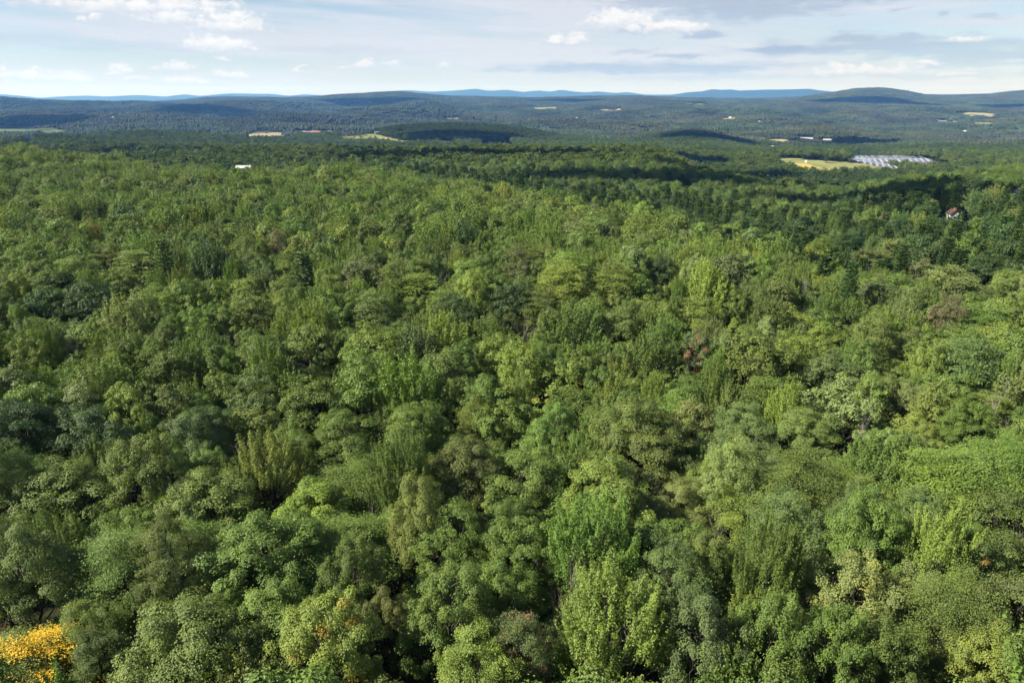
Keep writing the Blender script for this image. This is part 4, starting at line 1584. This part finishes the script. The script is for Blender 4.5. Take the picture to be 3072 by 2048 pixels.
near_set = set()
for i, t in enumerate(INDIV):
    vi = random.randint(0, 2)
    cm, tm = (PROTO0 if t.dep < 88 else PROTO1)[t.kind, vi]
    root = empty('broadleaf_tree', (t.x, t.y, t.z), t.rot)
    s = t.cr / R0 / 1.04
    root.scale = (s * random.uniform(0.85, 1.18), s * random.uniform(0.85, 1.18), t.ht / HT)
    root.rotation_euler = (random.gauss(0, 0.05), random.gauss(0, 0.05), t.rot)
    tag(root, t.label, 'tree', 'broadleaf trees of the near forest')
    tr = link(bpy.data.objects.new('trunk', tm), root)
    c_ = link(bpy.data.objects.new('crown', cm), root)
    c_['tint'] = [float(q) for q in t.tint]
    if t.tip:
        c_['tip'] = float(t.tip)
        c_['tipc'] = list(t.tipc)
for t in TREES:
    if t.species == 'conifer':
        cm, tm = CON[random.randint(0, 1)]
        root = empty('conifer_tree', (t.x, t.y, t.z), t.rot)
        s = t.cr / 3.6
        root.scale = (s, s, t.ht / 18.3)
        tag(root, t.label, 'conifer', 'conifers standing out of the forest')
        link(bpy.data.objects.new('trunk', tm), root)
        c_ = link(bpy.data.objects.new('crown', cm), root)
        c_['tint'] = [float(q) for q in t.tint]
    elif t.species == 'dead':
        o = link(bpy.data.objects.new('dead_tree', BARE[random.randint(0, 1)]))
        o.location = (t.x, t.y, t.z)
        o.rotation_euler = (0, 0, t.rot)
        s = t.cr / 4.4
        o.scale = (s, s, t.ht / 16.0)
        tag(o, t.label, 'dead tree', 'bare dead trees in the forest')

# ------------------------------------------------------------------ the rest of the forest as one mass
protos = []


def proto_obj(me):
    o = bpy.data.objects.new(me.name, me)
    protos.append(o)
    return len(protos) - 1


P1 = {k: proto_obj(m[0]) for k, m in PROTO1.items()}
P2i = {k: proto_obj(m) for k, m in PROTO2.items()}
P3i = {k: proto_obj(m) for k, m in PROTO3.items()}
PC = proto_obj(CON[0][0])
PCF = proto_obj(CON_FAR)
PP = [proto_obj(m) for m in PATCH]
pts, pidx, pscl, prot, ptint = [], [], [], [], []
for t in REST:
    d = math.hypot(t.x, t.y)
    vi = random.randint(0, 1)
    pts.append((t.x, t.y, t.z))
    if t.species == 'belt':
        pidx.append(PC)
        pscl.append((t.cr / 3.4, t.cr / 3.4, t.ht / 18.3))
        prot.append(t.rot)
        ptint.append(np.array(PAL['dark green']) * random.uniform(0.75, 1.15))
        continue
    pidx.append(P1[t.kind, random.randint(0, 2)] if d < 190 else P2i[t.kind, vi])
    s = t.cr / R0 / 1.04
    pscl.append((s, s, t.ht / HT))
    prot.append(t.rot)
    ptint.append(t.tint)
# visibility by sight lines, so that nothing is planted where only the far side of a hill is
vth = np.radians(np.linspace(-44, 44, 352))
vr = np.concatenate([np.arange(300, 3000, 15.0), np.arange(3000, 11000, 30.0)])
VT, VR = np.meshgrid(vth, vr, indexing='ij')
ve = (zg(VR * np.sin(VT), VR * np.cos(VT)) + 16 - H) / VR
vmax = np.maximum.accumulate(ve, axis=1)


def visible(x, y, margin):
    r_ = np.hypot(x, y)
    th = np.arctan2(x, y)
    i = np.clip(np.round((th - vth[0]) / (vth[1] - vth[0])).astype(int), 0, len(vth) - 1)
    j = np.clip(np.searchsorted(vr, r_ - 25) - 1, 0, len(vr) - 1)
    e = (zg(x, y) + 18 - H) / r_
    return e > vmax[i, j] - margin / r_


pal_arr = np.array([PAL[n_] for n_ in names_w])


def stand(x, y):
    """broad stands of darker and browner wood"""
    return undul(x, y, 420, 40, 8), undul(x, y, 900, 48, 8)


# single trees out to 2.6 km
sp_ = 7.6
gx_ = np.arange(-2000, 2001, sp_)
gy_ = np.arange(350, 2600, sp_)
mx, my = np.meshgrid(gx_, gy_)
mx = mx.ravel() + rng.uniform(-3.2, 3.2, mx.size)
my = my.ravel() + rng.uniform(-3.2, 3.2, my.size)
mr = np.hypot(mx, my)
sel = (mr > 636) & (mr < 2600) & (np.abs(np.arctan2(mx, my)) < math.radians(41))
mx, my, mr = mx[sel], my[sel], mr[sel]
okm = cleared(mx, my)
okm = np.where((okm == 0) & (mr > 1700) & (rng.uniform(size=mx.size) < 0.07), 0.44, okm)
sel = (okm > 0) & visible(mx, my, 12)
mx, my, mr, okm = mx[sel], my[sel], mr[sel], okm[sel]
mz = zg(mx, my)
s1, s2 = stand(mx, my)
n3 = len(mx)
con = (rng.uniform(size=n3) < np.clip(0.10 + 0.55 * (s1 > 0.9), 0, 1))
kk3 = list(P3i.values())
mi = np.array(kk3)[rng.integers(0, len(kk3), n3)]
mi = np.where(con, PCF, mi)
cr3 = np.clip(rng.lognormal(math.log(4.5), 0.2, n3), 3, 7)
h3 = (11 + 1.1 * cr3 + rng.normal(0, 1.5, n3)) * np.where(okm < 1, 0.45, 1)
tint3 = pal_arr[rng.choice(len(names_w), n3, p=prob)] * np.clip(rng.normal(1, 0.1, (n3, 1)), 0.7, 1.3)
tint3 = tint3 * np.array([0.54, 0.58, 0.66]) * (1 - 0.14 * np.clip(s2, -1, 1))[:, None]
kn3 = np.clip((knoll(np.tan(np.arctan2(mx, my)) * 1.04 * F + 1536, my) - 8) / 12.0, 0, 1)
tint3 = tint3 * (1 - 0.38 * kn3)[:, None]
tint3[con] = np.array(PAL['dark green']) * np.clip(rng.normal(1, 0.12, (con.sum(), 1)), 0.7, 1.3)
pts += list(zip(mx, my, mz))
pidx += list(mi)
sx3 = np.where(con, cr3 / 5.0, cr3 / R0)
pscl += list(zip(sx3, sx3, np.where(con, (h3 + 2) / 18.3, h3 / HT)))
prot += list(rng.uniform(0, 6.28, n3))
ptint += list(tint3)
# beyond that, pieces of canopy
spc = 45.0
gx_ = np.arange(-7500, 7501, spc)
gy_ = np.arange(1600, 10500, spc)
mx, my = np.meshgrid(gx_, gy_)
mx = mx.ravel() + rng.uniform(-12, 12, mx.size)
my = my.ravel() + rng.uniform(-12, 12, my.size)
mr = np.hypot(mx, my)
sel = (mr > 2580) & (mr < 10400) & (np.abs(np.arctan2(mx, my)) < math.radians(39))
mx, my = mx[sel], my[sel]
okm = cleared(mx, my)
sel = (okm > 0) & visible(mx, my, 30)
mx, my, okm = mx[sel], my[sel], okm[sel]
n4 = len(mx)
s1, s2 = stand(mx, my)
m4 = np.array([0.043, 0.055, 0.026]) * np.clip(rng.normal(1, 0.12, (n4, 1)), 0.7, 1.35) * np.clip(rng.normal(1, 0.05, (n4, 3)), 0.85, 1.15)
m4 = m4 * (1 - 0.24 * np.clip(s1, -1, 1.4))[:, None] * (1 - 0.14 * np.clip(undul(mx, my, 240, 25, 9), -1.2, 1.2))[:, None]
kn4 = np.clip((knoll(np.tan(np.arctan2(mx, my)) * 1.04 * F + 1536, my) - 8) / 12.0, 0, 1)
m4 = m4 * (1 - 0.38 * kn4)[:, None]
m4 = m4 * (np.array([1.0, 1.0, 1.0]) + np.clip(s2, -1, 1)[:, None] * np.array([0.10, -0.03, -0.02]))
pts += list(zip(mx, my, zg(mx, my)))
pidx += list(np.array(PP)[rng.integers(0, 3, n4)])
z4 = np.where(okm < 1, 0.35, 1.0) * rng.uniform(0.85, 1.15, n4)
pscl += list(zip(np.ones(n4), np.ones(n4), z4))
prot += list(rng.integers(0, 4, n4) * math.pi / 2 + rng.normal(0, 0.15, n4))
ptint += list(m4)

fm = bpy.data.meshes.new('forest')
fm.vertices.add(len(pts))
fm.vertices.foreach_set('co', np.asarray(pts, np.float32).ravel())
fm.attributes.new('idx', 'INT', 'POINT').data.foreach_set('value', np.asarray(pidx, np.int32))
fm.attributes.new('rot', 'FLOAT', 'POINT').data.foreach_set('value', np.asarray(prot, np.float32))
fm.attributes.new('scl', 'FLOAT_VECTOR', 'POINT').data.foreach_set('vector', np.asarray(pscl, np.float32).ravel())
tt4 = np.column_stack([np.asarray(ptint), np.ones(len(ptint))])
fm.attributes.new('tint', 'FLOAT_COLOR', 'POINT').data.foreach_set('color', tt4.astype(np.float32).ravel())
forest = link(bpy.data.objects.new('forest', fm))
tag(forest, kind='stuff')
ng = bpy.data.node_groups.new('plant_forest', 'GeometryNodeTree')
ng.interface.new_socket('Geometry', in_out='INPUT', socket_type='NodeSocketGeometry')
ng.interface.new_socket('Geometry', in_out='OUTPUT', socket_type='NodeSocketGeometry')
gi = ng.nodes.new('NodeGroupInput')
go = ng.nodes.new('NodeGroupOutput')
join = ng.nodes.new('GeometryNodeJoinGeometry')


def named_attr(nm, ty):
    n = ng.nodes.new('GeometryNodeInputNamedAttribute')
    n.data_type = ty
    n.inputs['Name'].default_value = nm
    return n.outputs['Attribute']


a_idx, a_rot, a_scl = named_attr('idx', 'INT'), named_attr('rot', 'FLOAT'), named_attr('scl', 'FLOAT_VECTOR')
cmb = ng.nodes.new('ShaderNodeCombineXYZ')
ng.links.new(a_rot, cmb.inputs[2])
for k, po in enumerate(protos):
    oi = ng.nodes.new('GeometryNodeObjectInfo')
    oi.inputs['Object'].default_value = po
    oi.inputs['As Instance'].default_value = True
    cmpn = ng.nodes.new('FunctionNodeCompare')
    cmpn.data_type = 'INT'
    cmpn.operation = 'EQUAL'
    ins = [s for s in cmpn.inputs if s.enabled and s.type == 'INT']
    ng.links.new(a_idx, ins[0])
    ins[1].default_value = k
    ip = ng.nodes.new('GeometryNodeInstanceOnPoints')
    ng.links.new(gi.outputs[0], ip.inputs['Points'])
    ng.links.new(cmpn.outputs[0], ip.inputs['Selection'])
    ng.links.new(oi.outputs['Geometry'], ip.inputs['Instance'])
    ng.links.new(cmb.outputs[0], ip.inputs['Rotation'])
    ng.links.new(a_scl, ip.inputs['Scale'])
    ng.links.new(ip.outputs[0], join.inputs[0])
ng.links.new(join.outputs[0], go.inputs[0])
gm = forest.modifiers.new('plant', 'NODES')
gm.node_group = ng
print('trees', len(TREES), 'indiv', len(INDIV), 'rest', len(REST), 'mid', n3, 'patches', n4, 'solar', nsol)

# ------------------------------------------------------------------ unseen clouds added high above, placed and sized to shade parts of the land
def ico(sub):
    import bmesh
    b = bmesh.new()
    bmesh.ops.create_icosphere(b, subdivisions=sub, radius=1.0)
    v = np.array([x.co[:] for x in b.verts])
    f = np.array([[q.index for q in x.verts] for x in b.faces])
    b.free()
    return v, f


icv, icf = ico(3)
CV, CF = [], []
nvc = 0
SHADE = [  # pixel the shadow falls on, half width across, half depth, cloud height
    (1120, 300, 620, 420, 1500), (640, 340, 420, 380, 1500), (1400, 408, 200, 130, 1300), (2120, 410, 150, 120, 1300),
    (2960, 322, 900, 260, 1700), (1690, 300, 600, 260, 1600), (60, 362, 320, 200, 1300), (2560, 430, 190, 130, 1200), (2580, 300, 600, 300, 1700),
    (2200, 565, 110, 52, 900), (2440, 572, 100, 55, 900), (2680, 588, 95, 48, 900), (1900, 545, 105, 50, 900), (2950, 600, 70, 40, 900), (2060, 476, 105, 75, 1000), (2330, 530, 45, 35, 900), (1680, 470, 90, 50, 1000),
    (1330, 470, 110, 70, 1000), (1200, 462, 90, 60, 1000), (60, 435, 70, 60, 1000), (500, 462, 110, 60, 1000)]
cr_ = np.random.default_rng(11)
for (u, v, wx, wy, alt) in SHADE:
    g = hit(u, v, 10.0)
    k = (alt - g[2]) / SUN[2]
    base = g + SUN * k
    for q in range(7):
        ox, oy = (0, 0) if q == 0 else (cr_.uniform(-0.6, 0.6) * wx, cr_.uniform(-0.6, 0.6) * wy)
        s = 0.72 if q == 0 else cr_.uniform(0.3, 0.5)
        ph = cr_.uniform(0, 6, 9)
        dv = 1 + 0.10 * np.sin(icv[:, 0] * 5 + ph[0]) * np.sin(icv[:, 1] * 6 + ph[1]) + 0.07 * np.sin(icv @ np.array([9, 7, 8]) + ph[2])
        vv = icv * dv[:, None]
        vv[:, 2] = np.where(vv[:, 2] < 0, vv[:, 2] * 0.25, vv[:, 2])
        vv = vv * np.array([wx * s, wy * s, min(wx, wy) * 0.32 * (0.6 + s)]) + base + np.array([ox, oy, 0])
        CV.append(vv)
        CF.append(icf + nvc)
        nvc += len(vv)
tag(link(bpy.data.objects.new('clouds', mesh_np('clouds', np.concatenate(CV), np.concatenate(CF), [M_CLOUD], True))), kind='stuff')

# ------------------------------------------------------------------ haze
HAZE_DENSITY = 5.0e-5
hz = MB()
hz.box(-46000, 46000, -46000, 46000, float(gz.min()) - 75.0, 640.0)
hm = bpy.data.materials.new('haze')
hm.use_nodes = True
hm.node_tree.nodes.clear()
ho = hm.node_tree.nodes.new('ShaderNodeOutputMaterial')
pv = hm.node_tree.nodes.new('ShaderNodeVolumePrincipled')
pv.inputs['Color'].default_value = (0.155, 0.42, 1.0, 1)
pv.inputs['Density'].default_value = HAZE_DENSITY
pv.inputs['Absorption Color'].default_value = (1, 1, 1, 1)
pv.inputs['Anisotropy'].default_value = 0.1
hm.node_tree.links.new(pv.outputs[0], ho.inputs['Volume'])
tag(hz.build('haze', hm), kind='stuff')
